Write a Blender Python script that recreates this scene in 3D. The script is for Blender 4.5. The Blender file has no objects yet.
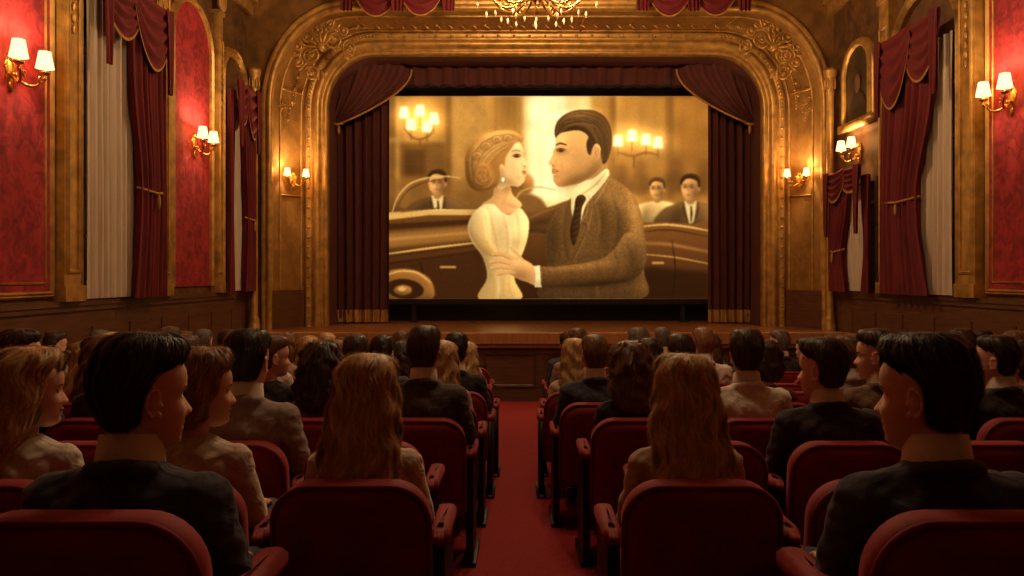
import bpy, math, random
import numpy as np
from mathutils import Vector, Matrix, noise
random.seed(7)
D=bpy.data; SC=bpy.context.scene; COL=SC.collection
F=800.0; VX=517.0; VY=275.0; CZ=1.3
def PX(px,d): return (px-VX)*d/F
def PZ(py,d): return CZ+(VY-py)*d/F
def fl(y): return -0.063*y
XL=-5.2; XR=6.1; CEIL=7.3; YB=15.4; YA=16.4; YS=14.5; STZ=0.25
# ------------------------------------------------------------------ materials
def s2l(c):
    return tuple(((x/12.92) if x<=0.04045 else ((x+0.055)/1.055)**2.4) for x in c)
def rgb(r,g,b): return s2l((r/255,g/255,b/255))
def newmat(name):
    m=D.materials.new(name); m.use_nodes=True
    nt=m.node_tree; b=nt.nodes['Principled BSDF']
    return m,nt,b
def pmat(name,c,rough=0.5,metal=0.0,var=0.25,scale=(8,8,8),bump=0.0,bscale=None,spec=0.5,sheen=0.0,detail=4,aniso=None,wrinkle=0,sss=0,alpha=1):
    m,nt,b=newmat(name)
    tc=nt.nodes.new('ShaderNodeTexCoord'); mp=nt.nodes.new('ShaderNodeMapping')
    mp.inputs['Scale'].default_value=scale
    nt.links.new(tc.outputs['Object'],mp.inputs['Vector'])
    n=nt.nodes.new('ShaderNodeTexNoise'); n.inputs['Scale'].default_value=1.0; n.inputs['Detail'].default_value=detail
    nt.links.new(mp.outputs['Vector'],n.inputs['Vector'])
    cr=nt.nodes.new('ShaderNodeValToRGB')
    cr.color_ramp.elements[0].position=0.3; cr.color_ramp.elements[1].position=0.7
    cr.color_ramp.elements[0].color=(*[x*(1-var) for x in c],1)
    cr.color_ramp.elements[1].color=(*[min(1,x*(1+var)) for x in c],1)
    nt.links.new(n.outputs['Fac'],cr.inputs['Fac']); nt.links.new(cr.outputs['Color'],b.inputs['Base Color'])
    b.inputs['Roughness'].default_value=rough; b.inputs['Metallic'].default_value=metal
    b.inputs['Specular IOR Level'].default_value=spec
    if alpha<1: b.inputs['Alpha'].default_value=alpha
    if sss:
        b.inputs['Subsurface Weight'].default_value=sss; b.inputs['Subsurface Radius'].default_value=(1,.35,.2); b.inputs['Subsurface Scale'].default_value=.012
    if sheen:
        b.inputs['Sheen Weight'].default_value=sheen; b.inputs['Sheen Tint'].default_value=(*[min(1,x*2+0.1) for x in c],1)
    if bump:
        bp=nt.nodes.new('ShaderNodeBump'); bp.inputs['Strength'].default_value=bump; bp.inputs['Distance'].default_value=0.01
        nt.links.new(n.outputs['Fac'],bp.inputs['Height']); nt.links.new(bp.outputs['Normal'],b.inputs['Normal'])
        if wrinkle:
            n2=nt.nodes.new('ShaderNodeTexNoise'); n2.inputs['Scale'].default_value=9; n2.inputs['Detail'].default_value=2; n2.inputs['Distortion'].default_value=1.2
            nt.links.new(tc.outputs['Object'],n2.inputs['Vector'])
            b2=nt.nodes.new('ShaderNodeBump'); b2.inputs['Strength'].default_value=wrinkle; b2.inputs['Distance'].default_value=0.05
            nt.links.new(n2.outputs['Fac'],b2.inputs['Height']); nt.links.new(bp.outputs['Normal'],b2.inputs['Normal']); nt.links.new(b2.outputs['Normal'],b.inputs['Normal'])
    return m
def damask(name,c1,c2,scale=3.0,rough=0.7,metal=0.0,bump=0.3):
    m,nt,b=newmat(name)
    tc=nt.nodes.new('ShaderNodeTexCoord')
    w=nt.nodes.new('ShaderNodeTexNoise'); w.inputs['Scale'].default_value=scale*1.2; w.inputs['Detail'].default_value=6; w.inputs['Distortion'].default_value=2.2
    v=nt.nodes.new('ShaderNodeTexVoronoi'); v.inputs['Scale'].default_value=scale*1.6; v.feature='SMOOTH_F1'
    nt.links.new(tc.outputs['Object'],w.inputs['Vector']); nt.links.new(tc.outputs['Object'],v.inputs['Vector'])
    mx=nt.nodes.new('ShaderNodeMath'); mx.operation='ADD'
    nt.links.new(w.outputs['Fac'],mx.inputs[0])
    ml=nt.nodes.new('ShaderNodeMath'); ml.operation='MULTIPLY'; ml.inputs[1].default_value=0.35
    nt.links.new(v.outputs['Distance'],ml.inputs[0]); nt.links.new(ml.outputs[0],mx.inputs[1])
    cr=nt.nodes.new('ShaderNodeValToRGB'); cr.color_ramp.elements[0].position=0.5; cr.color_ramp.elements[1].position=0.8
    cr.color_ramp.elements[0].color=(*c1,1); cr.color_ramp.elements[1].color=(*c2,1)
    nt.links.new(mx.outputs[0],cr.inputs['Fac']); nt.links.new(cr.outputs['Color'],b.inputs['Base Color'])
    b.inputs['Roughness'].default_value=rough; b.inputs['Metallic'].default_value=metal
    bp=nt.nodes.new('ShaderNodeBump'); bp.inputs['Strength'].default_value=bump; bp.inputs['Distance'].default_value=0.03
    nt.links.new(mx.outputs[0],bp.inputs['Height']); nt.links.new(bp.outputs['Normal'],b.inputs['Normal'])
    return m
def emat(name,c,s,transp=0.0):
    m,nt,b=newmat(name)
    e=nt.nodes.new('ShaderNodeEmission'); e.inputs['Color'].default_value=(*c,1); e.inputs['Strength'].default_value=s
    out=nt.nodes['Material Output']
    if transp:
        t=nt.nodes.new('ShaderNodeBsdfTransparent'); t.inputs['Color'].default_value=(1,0.85,0.6,1)
        mx=nt.nodes.new('ShaderNodeMixShader'); mx.inputs[0].default_value=transp
        nt.links.new(e.outputs[0],mx.inputs[1]); nt.links.new(t.outputs[0],mx.inputs[2]); nt.links.new(mx.outputs[0],out.inputs['Surface'])
    else: nt.links.new(e.outputs[0],out.inputs['Surface'])
    nt.nodes.remove(b)
    return m
M_gold=pmat('gilded_plaster',rgb(186,140,72),0.42,0.5,0.35,(6,6,6),0.4,detail=10)
M_gold2=damask('gilded_panel',rgb(142,100,48),rgb(166,120,60),2.2,0.5,0.25,0.3)
M_goldd=pmat('aged_gilding',rgb(126,88,42),0.55,0.3,0.35,(4,4,4),0.4,detail=8)
M_brass=pmat('polished_brass',rgb(210,155,75),0.28,0.85,0.15,(5,5,5))
M_dam=damask('red_damask',rgb(120,14,20),rgb(168,38,42),4.0,0.8,0,0.2)
M_wall=damask('dark_gilt_wall',rgb(80,50,25),rgb(112,74,36),2.0,0.65,0.15,0.4)
M_wood=pmat('dark_walnut',rgb(98,60,40),0.4,0,0.3,(3,3,30),0.1)
M_woodf=pmat('stage_boards',rgb(136,84,46),0.35,0,0.3,(2,30,2),0.1)
M_woode=pmat('stage_edge_wood',rgb(168,110,62),0.4,0,0.2,(30,3,3),0.1)
M_drape=pmat('burgundy_velvet',rgb(104,14,18),0.8,0,0.25,(6,6,2),0,sheen=0.35)
M_draped=pmat('dark_house_curtain',rgb(80,30,20),0.85,0,0.2,(6,6,2),0,sheen=0.25)
M_fringe=pmat('gold_fringe',rgb(170,120,52),0.6,0.2,0.4,(60,60,3),0.3)
M_sheer=pmat('sheer_voile',rgb(212,190,164),0.9,0,0.1,(20,20,2),alpha=.85)
M_glass=pmat('night_window_glass',rgb(44,38,38),0.1,0,0.1)
M_velvet=pmat('red_seat_velvet',rgb(128,8,18),0.75,0,0.22,(14,14,14),0.05,sheen=0.6)
M_carp=pmat('red_aisle_carpet',rgb(138,18,22),0.95,0,0.25,(60,60,60),0.3)
M_floor=pmat('dark_red_floor_carpet',rgb(60,10,12),0.95,0,0.25,(40,40,40),0.2)
M_iron=pmat('dark_iron',rgb(34,22,19),0.5,0.4,0.2)
M_ceil=pmat('ceiling_plaster',rgb(120,86,48),0.7,0.1,0.2,(2,2,2),0.2)
M_black=pmat('black_masking_cloth',rgb(26,14,9),0.9,0,0.2)
M_shade=emat('lit_lampshade',(1.0,0.66,0.32),2.8,0.35)
M_bulb=emat('candle_bulb',(1.0,0.72,0.36),9.0)
M_cryst=pmat('crystal',rgb(240,215,170),0.08,0.0,0.1,spec=1.0)
M_skin=pmat('skin',rgb(224,174,146),0.5,0,0.06,(12,12,12),sss=.2)
M_lip=pmat('lips',rgb(190,112,98),0.45,0,0.05)
M_brow=pmat('eyebrow',rgb(80,52,36),0.8,0,0.1)
M_eye=pmat('eye_white',rgb(215,202,186),0.3,0,0.03)
M_iris=pmat('iris',rgb(50,32,22),0.2,0,0.05)
# ------------------------------------------------------------------ mesh builder
class MB:
    def __init__(s): s.v=[]; s.f=[]; s.m=[]; s.cm=0
    def add(s,vs,fs,M=None):
        o=len(s.v)
        if M is not None: vs=[M@Vector(p) for p in vs]
        s.v+=[tuple(p) for p in vs]; s.f+=[tuple(i+o for i in f) for f in fs]; s.m+=[s.cm]*len(fs)
    def box(s,x0,x1,y0,y1,z0,z1,M=None):
        v=[(x,y,z) for x in (x0,x1) for y in (y0,y1) for z in (z0,z1)]
        s.add(v,[(0,1,3,2),(4,6,7,5),(0,4,5,1),(2,3,7,6),(0,2,6,4),(1,5,7,3)],M)
    def ell(s,c,r,nu=16,nv=10,M=None):
        v=[(c[0],c[1],c[2]+r[2])];
        for j in range(1,nv):
            t=math.pi*j/nv
            for i in range(nu):
                a=2*math.pi*i/nu
                v.append((c[0]+r[0]*math.sin(t)*math.cos(a),c[1]+r[1]*math.sin(t)*math.sin(a),c[2]+r[2]*math.cos(t)))
        v.append((c[0],c[1],c[2]-r[2])); f=[]
        for i in range(nu): f.append((0,1+i,1+(i+1)%nu))
        for j in range(nv-2):
            for i in range(nu):
                a=1+j*nu+i; b=1+j*nu+(i+1)%nu
                f.append((a,a+nu,b+nu,b))
        L=len(v)-1; o=1+(nv-2)*nu
        for i in range(nu): f.append((L,o+(i+1)%nu,o+i))
        s.add(v,f,M)
    def tube(s,pts,rad,n=10,M=None,caps=True,closed=False,sq=(1,1)):
        P=[Vector(p) for p in pts]; N=len(P)
        if not hasattr(rad,'__len__'): rad=[rad]*N
        v=[];f=[]
        prev=None
        for i in range(N):
            if closed: t=(P[(i+1)%N]-P[i-1])
            else: t=P[min(i+1,N-1)]-P[max(i-1,0)]
            t.normalize()
            if prev is None:
                u=t.cross(Vector((0,0,1)));
                if u.length<0.05: u=t.cross(Vector((0,1,0)))
                u.normalize()
            else:
                u=prev-t*prev.dot(t); u.normalize()
            prev=u; w=t.cross(u)
            for k in range(n):
                a=2*math.pi*k/n
                v.append(P[i]+(u*math.cos(a)*sq[0]+w*math.sin(a)*sq[1])*rad[i])
        m=N if closed else N-1
        for i in range(m):
            for k in range(n):
                a=i*n+k; b=i*n+(k+1)%n; j=((i+1)%N)*n
                f.append((a,b,j+(k+1)%n,j+k))
        if caps and not closed:
            f.append(tuple(range(n))[::-1]); f.append(tuple((N-1)*n+k for k in range(n)))
        s.add(v,f,M)
    def caps(s,a,b,ra,rb,n=24):
        s.tube([a,b],[ra,rb],n); s.ell(a,(ra,)*3,n,14); s.ell(b,(rb,)*3,n,14)
    def lathe(s,prof,n=20,M=None):
        v=[];f=[]
        for r,z in prof:
            for k in range(n):
                a=2*math.pi*k/n; v.append((r*math.cos(a),r*math.sin(a),z))
        for i in range(len(prof)-1):
            for k in range(n):
                a=i*n+k;b=i*n+(k+1)%n; f.append((a,b,b+n,a+n))
        s.add(v,f,M)
    def grid(s,rows,close=False):
        n=len(rows[0]); v=[p for r in rows for p in r]; f=[]
        for i in range(len(rows)-1):
            for k in range(n if close else n-1):
                a=i*n+k; b=i*n+(k+1)%n
                f.append((a,b,b+n,a+n))
        s.add(v,f)
    def mesh(s,name,mats,smooth=True):
        me=D.meshes.new(name); me.from_pydata(s.v,[],s.f)
        for m in (mats if isinstance(mats,(list,tuple)) else [mats]): me.materials.append(m)
        me.polygons.foreach_set('material_index',s.m)
        if smooth: me.polygons.foreach_set('use_smooth',[True]*len(s.f))
        me.update(); return me
    def obj(s,name,mats,parent=None,smooth=True,bevel=0,**k):
        return mkobj(name,s.mesh(name,mats,smooth),parent,bevel=bevel,**k)
def mkobj(name,me,parent=None,label=None,cat=None,group=None,kind=None,loc=None,bevel=0,angle=None):
    o=D.objects.new(name,me); COL.objects.link(o)
    if parent: o.parent=parent
    if loc: o.location=loc
    if label: o['label']=label
    if cat: o['category']=cat
    if group: o['group']=group
    if kind: o['kind']=kind
    if bevel:
        b=o.modifiers.new('bevel','BEVEL'); b.width=bevel; b.segments=2; b.limit_method='ANGLE'
    return o
def copytree(o,loc=None,rotz=None,parent=None,meta=None):
    n=o.copy(); COL.objects.link(n)
    if parent: n.parent=parent; n.matrix_parent_inverse=o.matrix_parent_inverse.copy()
    if loc is not None: n.location=loc
    if rotz is not None: n.rotation_euler=(0,0,rotz)
    if meta:
        for k,v in meta.items(): n[k]=v
    for c in o.children: copytree(c,parent=n)
    return n
# ------------------------------------------------------------------ camera
cam=D.cameras.new('camera'); co=D.objects.new('camera',cam); COL.objects.link(co)
cam.sensor_width=36; cam.lens=36*F/1024; cam.shift_x=-(VX-512)/1024; cam.shift_y=-(288-VY)/1024
co.location=(0,0,CZ); co.rotation_euler=(math.pi/2,0,0); cam.clip_start=0.05; SC.camera=co
try:
    SC.view_settings.view_transform='Standard'; SC.view_settings.look='None'
except Exception as e: print(e)
w=D.worlds.new('world'); SC.world=w; w.use_nodes=True
w.node_tree.nodes['Background'].inputs[0].default_value=(1,0.6,0.3,1); w.node_tree.nodes['Background'].inputs[1].default_value=0.02
# ------------------------------------------------------------------ mapping from wall coordinates
mapL=lambda u,n,z:(XL+n,u,z)
mapR=lambda u,n,z:(XR-n,u,z)
def mapF(Y): return lambda u,n,z:(u,Y-n,z)
def mbox(b,mf,u0,u1,n0,n1,z0,z1):
    v=[mf(u,n,z) for u in (u0,u1) for n in (n0,n1) for z in (z0,z1)]
    b.add(v,[(0,1,3,2),(4,6,7,5),(0,4,5,1),(2,3,7,6),(0,2,6,4),(1,5,7,3)])
def arch(cx,hw,top,rx,rz,z0,off=0,n=16,k=5):
    hw+=off;top+=off;rx+=off;rz+=off; P=[]
    for i in range(k): P.append((cx-hw,z0+(top-rz-z0)*i/k))
    for i in range(n+1):
        a=math.pi/2*i/n; P.append((cx-hw+rx-rx*math.cos(a),top-rz+rz*math.sin(a)))
    for i in range(1,k): 
        t=i/k; P.append((cx-hw+rx+(2*hw-2*rx)*t,top))
    Q=[(2*cx-x,z) for x,z in P[:k+n+1]][::-1]
    return P+Q
def sweep_arch(b,mf,ar,prof,**kw):
    rows=[[mf(x,nn,z) for x,z in arch(*ar,off=o,**kw)] for o,nn in prof]
    b.grid(rows)
def frame(b,mf,u0,u1,z0,z1,w=0.08,d=0.05):
    prof=[(0,0),(0,d*0.6),(w*0.25,d),(w*0.45,d*0.5),(w*0.7,d*0.9),(w,d*0.3),(w,0)]
    rows=[[mf(a,n,c) for a,c in ((u0-o,z0-o),(u1+o,z0-o),(u1+o,z1+o),(u0-o,z1+o))] for o,n in prof]
    b.grid(rows,close=True)
# ------------------------------------------------------------------ room shell
b=MB(); b.add([(XL,-2,fl(-2)),(XR,-2,fl(-2)),(XR,YS,fl(YS)),(XL,YS,fl(YS))],[(0,1,2,3)]); b.obj('floor',M_floor,kind='structure')
b=MB(); b.add([(XL,-2,fl(-2)-.3),(XL,19.6,-1.2),(XL,19.6,CEIL),(XL,-2,CEIL)],[(0,1,2,3)]); b.obj('wall_left',M_wall,kind='structure')
b=MB(); b.add([(XR,-2,fl(-2)-.3),(XR,19.6,-1.2),(XR,19.6,CEIL),(XR,-2,CEIL)],[(0,3,2,1)]); b.obj('wall_right',M_wall,kind='structure')
b=MB(); b.add([(XL,-2,-.2),(XR,-2,-.2),(XR,-2,CEIL),(XL,-2,CEIL)],[(0,1,2,3)]); b.obj('wall_back',M_wall,kind='structure')
b=MB(); b.add([(XL,-2,CEIL),(XR,-2,CEIL),(XR,19.6,CEIL),(XL,19.6,CEIL)],[(0,3,2,1)]); b.obj('ceiling',M_ceil,kind='structure')
b=MB(); b.add([(XL,19.5,-.2),(XR,19.5,-.2),(XR,19.5,CEIL),(XL,19.5,CEIL)],[(0,3,2,1)]); b.obj('wall_stage_rear',M_black,kind='structure')
CXR=0.575
AA=(CXR,4.45,5.8,0.95,1.1,STZ); AB=(CXR,5.3,6.4,1.5,1.8,STZ)
b=MB(); A=arch(*AB); n=len(A); k=5; nn=16; half=[]
zc=AB[2]-AB[4]
for i,(x,z) in enumerate(A[:n//2]):
    if i<k: half.append((XL,z))
    elif i<=k+nn:
        t=(i-k)/nn
        half.append((XL,zc+(CEIL-zc)*t*2) if t<.5 else (XL+(AB[0]-AB[1]+AB[3]-XL)*(2*t-1),CEIL))
    else: half.append((x,CEIL))
R=[]
for i,(x,z) in enumerate(A[n//2:]):
    j=n-1-(i+n//2)
    if j<k: R.append((XR,z))
    elif j<=k+nn:
        t=(j-k)/nn; R.append((XR,zc+(CEIL-zc)*t*2) if t<.5 else (XR-(XR-(AB[0]+AB[1]-AB[3]))*(2*t-1),CEIL))
    else: R.append((x,CEIL))
O=half+R
b.grid([[(x,YB,z) for x,z in O],[(x,YB,z) for x,z in A]])
b.obj('wall_front',M_goldd,kind='structure',smooth=False)
pros=MB()
rows=[]
A1=arch(*AB); A2=arch(*AA,off=0.45)
for t in [0,.12,.25,.4,.55,.7,.85,1]:
    c=math.sin(t*math.pi/2); 
    rows.append([(x1+(x2-x1)*t,YB+(YA-YB)*c,z1+(z2-z1)*t) for (x1,z1),(x2,z2) in zip(A1,A2)])
pros.grid(rows)
prosc=pros.obj('proscenium_arch',M_gold2,label='gilded plaster proscenium arch with carved relief around the stage',cat='arch')
b=MB()
for t in (.2,.8):
    c=math.sin(t*math.pi/2)
    P=[(x1+(x2-x1)*t,YB+(YA-YB)*c-.03,z1+(z2-z1)*t) for (x1,z1),(x2,z2) in zip(A1,A2)]
    b.tube(P,.026,8)
for i in (3,7,13,21,24,len(A1)-25,len(A1)-22,len(A1)-14,len(A1)-8,len(A1)-4):
    P=[]
    for t in (.2,.4,.6,.8):
        c=math.sin(t*math.pi/2); (x1,z1),(x2,z2)=A1[i],A2[i]; P.append((x1+(x2-x1)*t,YB+(YA-YB)*c-.03,z1+(z2-z1)*t))
    b.tube(P,.02,8)
b.obj('cove_rib',M_gold,prosc)
b=MB(); A4=arch(*AB,n=40,k=30); A5=arch(*AA,off=.45,n=40,k=30)
for i in range(1,len(A4)-1):
    c=math.sin(.5*math.pi/2); (x1,z1),(x2,z2)=A4[i],A5[i]; x=x1+(x2-x1)*.5; z=z1+(z2-z1)*.5; y=YB+(YA-YB)*c-.01
    if z<4.7: continue
    dx=A4[i+1][0]-A4[i-1][0]; dz=A4[i+1][1]-A4[i-1][1]; a=math.atan2(dz,dx)
    for sg in (1,-1):
        M=Matrix.Translation((x,y,z))@Matrix.Rotation(-(a+sg*.7),4,'Y')@Matrix.Translation((.05,0,0)); b.ell((0,0,0),(.07,.018,.018),8,5,M)
    if i%4==0: b.ell((x,y-.01,z),(.04,.03,.04),8,6)
b.obj('carved_foliage',M_gold,prosc,kind='stuff')
b=MB()
mf=mapF(YA)
sweep_arch(b,mf,AA,[(.45,0),(.45,.08),(.40,.12),(.34,.06),(.30,.05),(.26,.14),(.20,.17),(.14,.12),(.12,.06),(.08,.05),(.05,.09),(0,.06),(0,0),(0,-.12)])
b.obj('arch_moulding',M_gold,prosc)
b=MB()
sweep_arch(b,mf,AA,[(0,-.12),(-.03,-.3),(-.03,-.7)])
b.obj('arch_reveal',M_draped,prosc)
b=MB()
mf=mapF(YB)
sweep_arch(b,mf,AB,[(-.02,-.05),(-.02,.04),(.03,.10),(.08,.05),(.12,.04),(.16,.08),(.2,.03),(.2,0)])
b.obj('outer_arch_moulding',M_gold,prosc)
b=MB()
A3=arch(*AA,off=0.375,n=30,k=22)
for (x,z) in A3: b.ell((x,YA-.1,z),(.03,.025,.03),8,6)
b.obj('bead_course',M_gold,prosc,kind='stuff')
b=MB()
for (xa,xb) in ((AB[0]-AB[1],AA[0]-AA[1]-.45),(AB[0]+AB[1],AA[0]+AA[1]+.45)):
    sg=1 if xa<0 else -1
    rws=[]
    for t in [0,.12,.25,.4,.55,.7,.85,1]:
        c=math.sin(t*math.pi/2); rws.append([(xa+(xb-xa)*t+sg*.03,YB+(YA-YB)*c-.03,z) for z in (STZ,.35,.9,.95,1.0)])
    b.grid(rws)
b.obj('trim_1',M_wood,kind='structure')
def scroll_mesh(name,size=1.0):
    b=MB()
    for sg in (1,-1):
        for (cx,cz,r0,turn,ph) in ((.26,.0,.2,2.1,0),(.42,-.28,.14,1.8,1.2),(.12,.3,.15,1.8,-.8),(.5,.02,.09,1.6,2),(.36,.25,.09,1.6,.5)):
            pts=[];rad=[]
            for i in range(34):
                t=i/33; a=ph+turn*2*math.pi*t; r=r0*(1-t*.88)
                pts.append((sg*(cx+r*math.cos(a)),-.05-.05*t,cz+r*math.sin(a))); rad.append(.026*(1-t*.5))
            b.tube([(x*size,y*size,z*size) for x,y,z in pts],[r*size for r in rad],8)
            b.ell((sg*cx*size,-.11*size,cz*size),(.035*size,.03*size,.035*size),8,6)
        for i in range(11):
            a=math.radians(-80+i*17); L=.16+.05*math.sin(i*2)
            M=Matrix.Translation((sg*(.22+.26*math.cos(a))*size,-.05*size,(.40*math.sin(a))*size))@Matrix.Rotation(-sg*a,4,'Y')
            b.ell((0,0,0),(L*size*.55,.03*size,.03*size),10,6,M)
    for i in range(7):
        a=math.radians(90+(i-3)*26)
        M=Matrix.Translation((.17*math.cos(a)*size,-.07*size,.17*math.sin(a)*size))@Matrix.Rotation(-a,4,'Y')
        b.ell((0,0,0),(.14*size,.04*size,.032*size),10,6,M)
    b.ell((0,-.1*size,0),(.07*size,.07*size,.1*size),12,8)
    return b.mesh(name,M_gold)
SCR=scroll_mesh('scroll_ornament',0.8)
for (x,z,r,s) in ((PX(324,15.8),PZ(50,15.8),-.6,1.35),(PX(770,15.8),PZ(50,15.8),.6,1.35)):
    o=mkobj('scroll_ornament',SCR,prosc); o.location=(x,15.7,z); o.rotation_euler=(0,r,0); o.scale=(s,s,s)
for (x,y,z) in ((-4.62,15.7,4.55),(5.77,15.7,4.55)):
    o=mkobj('scroll_ornament',SCR,prosc); o.location=(x,y,z); o.scale=(.42,.6,.7)
def column(name,x,y,z0,z1,r,par=None,**k):
    b=MB(); H=z1-z0
    prof=[(r*1.6,0),(r*1.6,.12),(r*1.3,.16),(r*1.45,.2),(r*1.1,.26),(r,.3),(r*.92,H-.5),(r*1.15,H-.46),(r*1.0,H-.42),(r*1.25,H-.3),(r*1.1,H-.25),(r*1.7,H-.1),(r*1.8,H-.06),(r*1.8,H),(0,H)]
    n=24; v=[];
    rows=[]
    for i,(rr,z) in enumerate(prof):
        rows.append([((rr*(1+(.06*math.cos(12*2*math.pi*kk/n) if 5<=i<=6 else 0)))*math.cos(2*math.pi*kk/n),rr*math.sin(2*math.pi*kk/n),z) for kk in range(n)])
    b.grid(rows,close=True)
    for kk in range(8):
        a=2*math.pi*kk/8
        b.ell((r*1.35*math.cos(a),r*1.35*math.sin(a),H-.28),(r*.3,r*.3,.11),8,6)
    return b.obj(name,M_gold,par,loc=(x,y,z0),**k)
for x in (-4.98,5.93): column('gilded_column',x,15.15,STZ,5.2,.07,label='slender gilded column beside the proscenium arch',cat='column',group='columns flanking the stage arch')
# ------------------------------------------------------------------ wainscot, pilasters, panels
def wainscot(name,mf,u0,u1,step):
    b=MB()
    mbox(b,mf,u0,u1,0,.04,-1.2,1.0)
    mbox(b,mf,u0,u1,.04,.09,.94,1.0); mbox(b,mf,u0,u1,.04,.07,.88,.94)
    mbox(b,mf,u0,u1,.04,.075,-1.2,-.35)
    u=u0+.1
    while u+step<=u1+.01:
        frame(b,mf,u+.09,u+step-.09,-.15,.78,.05,.035); mbox(b,mf,u+.2,u+step-.2,.04,.055,-.05,.68); u+=step
    return b.obj(name,M_wood,kind='structure',smooth=False)
wainscot('baseboard_left',mapL,-2,YB,.95); wainscot('baseboard_right',mapR,-2,YB,.95)
TR=[1]
def trimobj(b,m=M_gold,smooth=False):
    TR[0]+=1; return b.obj('trim_%d'%TR[0],m,kind='structure',smooth=smooth)
def pilaster(mf,u0,u1,z0=1.0,z1=6.3,d=.12):
    b=MB(); c=(u0+u1)/2; w=(u1-u0)/2
    mbox(b,mf,u0-.04,u1+.04,0,d+.04,z0,z0+.18)
    mbox(b,mf,u0,u1,0,d,z0+.18,z1-.5)
    frame(b,lambda u,n,z:mf(u,n+d,z),u0+w*.4,u1-w*.4,z0+.35,z1-1.0,w*.22,.03)
    mbox(b,mf,u0-.03,u1+.03,0,d+.03,z1-.55,z1-.48)
    mbox(b,mf,u0-.08,u1+.08,0,d+.1,z1-.1,z1)
    for i,t in enumerate((-.8,-.27,.27,.8)):
        x,y,z=mf(c+t*w,d+.02,z1-.3); b.ell((x,y,z),(.06,.06,.17),8,8)
    for t in (-.85,.85):
        pts=[mf(c+t*w+(.09*(1-i/20))*math.cos(i*.55)*(.6),d+.06,z1-.2+.09*(1-i/20)*math.sin(i*.55)) for i in range(20)]
        b.tube(pts,.02,6)
    for i in range(9):
        z=z1-1.15-.13*i
        x,y,zz=mf(c,d+.01,z); b.ell((x,y,zz),(.02+.008*(i%2),.03+.015*(i%2),.055),8,6)
    return trimobj(b)
for u0,u1 in ((5.0,5.4),(8.98,9.32),(11.3,11.72),(13.62,13.82)): pilaster(mapL,u0,u1)
for u0,u1 in ((6.0,6.4),(10.45,10.85),(12.88,13.22)): pilaster(mapR,u0,u1)
def cornice(mf,u0,u1):
    b=MB()
    mbox(b,mf,u0,u1,0,.12,6.3,6.5); mbox(b,mf,u0,u1,0,.22,6.5,6.62); mbox(b,mf,u0,u1,0,.34,6.75,6.9); mbox(b,mf,u0,u1,0,.28,6.62,6.75)
    trimobj(b)
cornice(mapL,-2,YB); cornice(mapR,-2,YB)
def panel(mf,u0,u1,z0,z1,arched=False):
    b=MB()
    if not arched:
        b.add([mf(u0,.03,z0),mf(u1,.03,z0),mf(u1,.03,z1),mf(u0,.03,z1)],[(0,1,2,3)])
        trimobj(b,M_dam); b=MB(); frame(b,mf,u0,u1,z0,z1,.08,.06); frame(b,lambda u,n,z:mf(u,n+.03,z),u0+.1,u1-.1,z0+.1,z1-.1,.025,.02); trimobj(b)
    else:
        hw=(u1-u0)/2; ar=((u0+u1)/2,hw,z1,hw*.98,hw*.9,z0)
        A=arch(*ar); b.add([mf(x,.03,z) for x,z in A],[tuple(range(len(A)))]); trimobj(b,M_dam)
        b=MB(); sweep_arch(b,mf,ar,[(0,.03),(0,.07),(.03,.1),(.06,.05),(.09,.08),(.12,.03),(.12,0)]); trimobj(b)
panel(mapL,5.6,8.85,1.12,5.9); panel(mapL,1.2,4.8,1.12,5.9)
panel(mapR,6.6,10.28,1.12,5.9); panel(mapR,1.6,5.8,1.12,5.9)
panel(mapL,11.98,13.45,1.12,5.6,True)
# ------------------------------------------------------------------ windows with curtains
def drape(b,mf,u0f,u1f,z0,z1,folds,amp,n0,nz=24,nu=None):
    nu=nu or folds*8
    rows=[]
    for j in range(nz+1):
        t=j/nz; z=z1+(z0-z1)*t; a=u0f(t); c=u1f(t); row=[]
        for i in range(nu+1):
            s=i/nu; ph=s*folds*2*math.pi+.5*math.sin(3*t+s*5)
            row.append(mf(a+(c-a)*s,n0+amp*(math.sin(ph)+.3*math.sin(2.3*ph+1)),z))
        rows.append(row)
    b.grid(rows)
def swag(b,mf,ua,ub,z,drop,n0,folds=5,top=.05,amp=.035,wid=.9):
    rows=[]; 
    for j in range(33):
        t=j/32; row=[]
        for i in range(25):
            s=i/24; sg=4*s*(1-s)
            row.append(mf(ua+(ub-ua)*s,n0+.02+amp*(math.sin(t*folds*2*math.pi)*sg+.6*t*sg+ .3),z-(top+(drop-top)*t)*sg**.8-.16*t*(1-sg)))
        rows.append(row)
    b.grid(rows); return rows[-1]
def fringe(b,mfpts,h=.07):
    r0=[p for p in mfpts]; r1=[(p[0],p[1],p[2]-h) for p in mfpts]; b.grid([r0,r1])
WN=[0]
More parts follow.
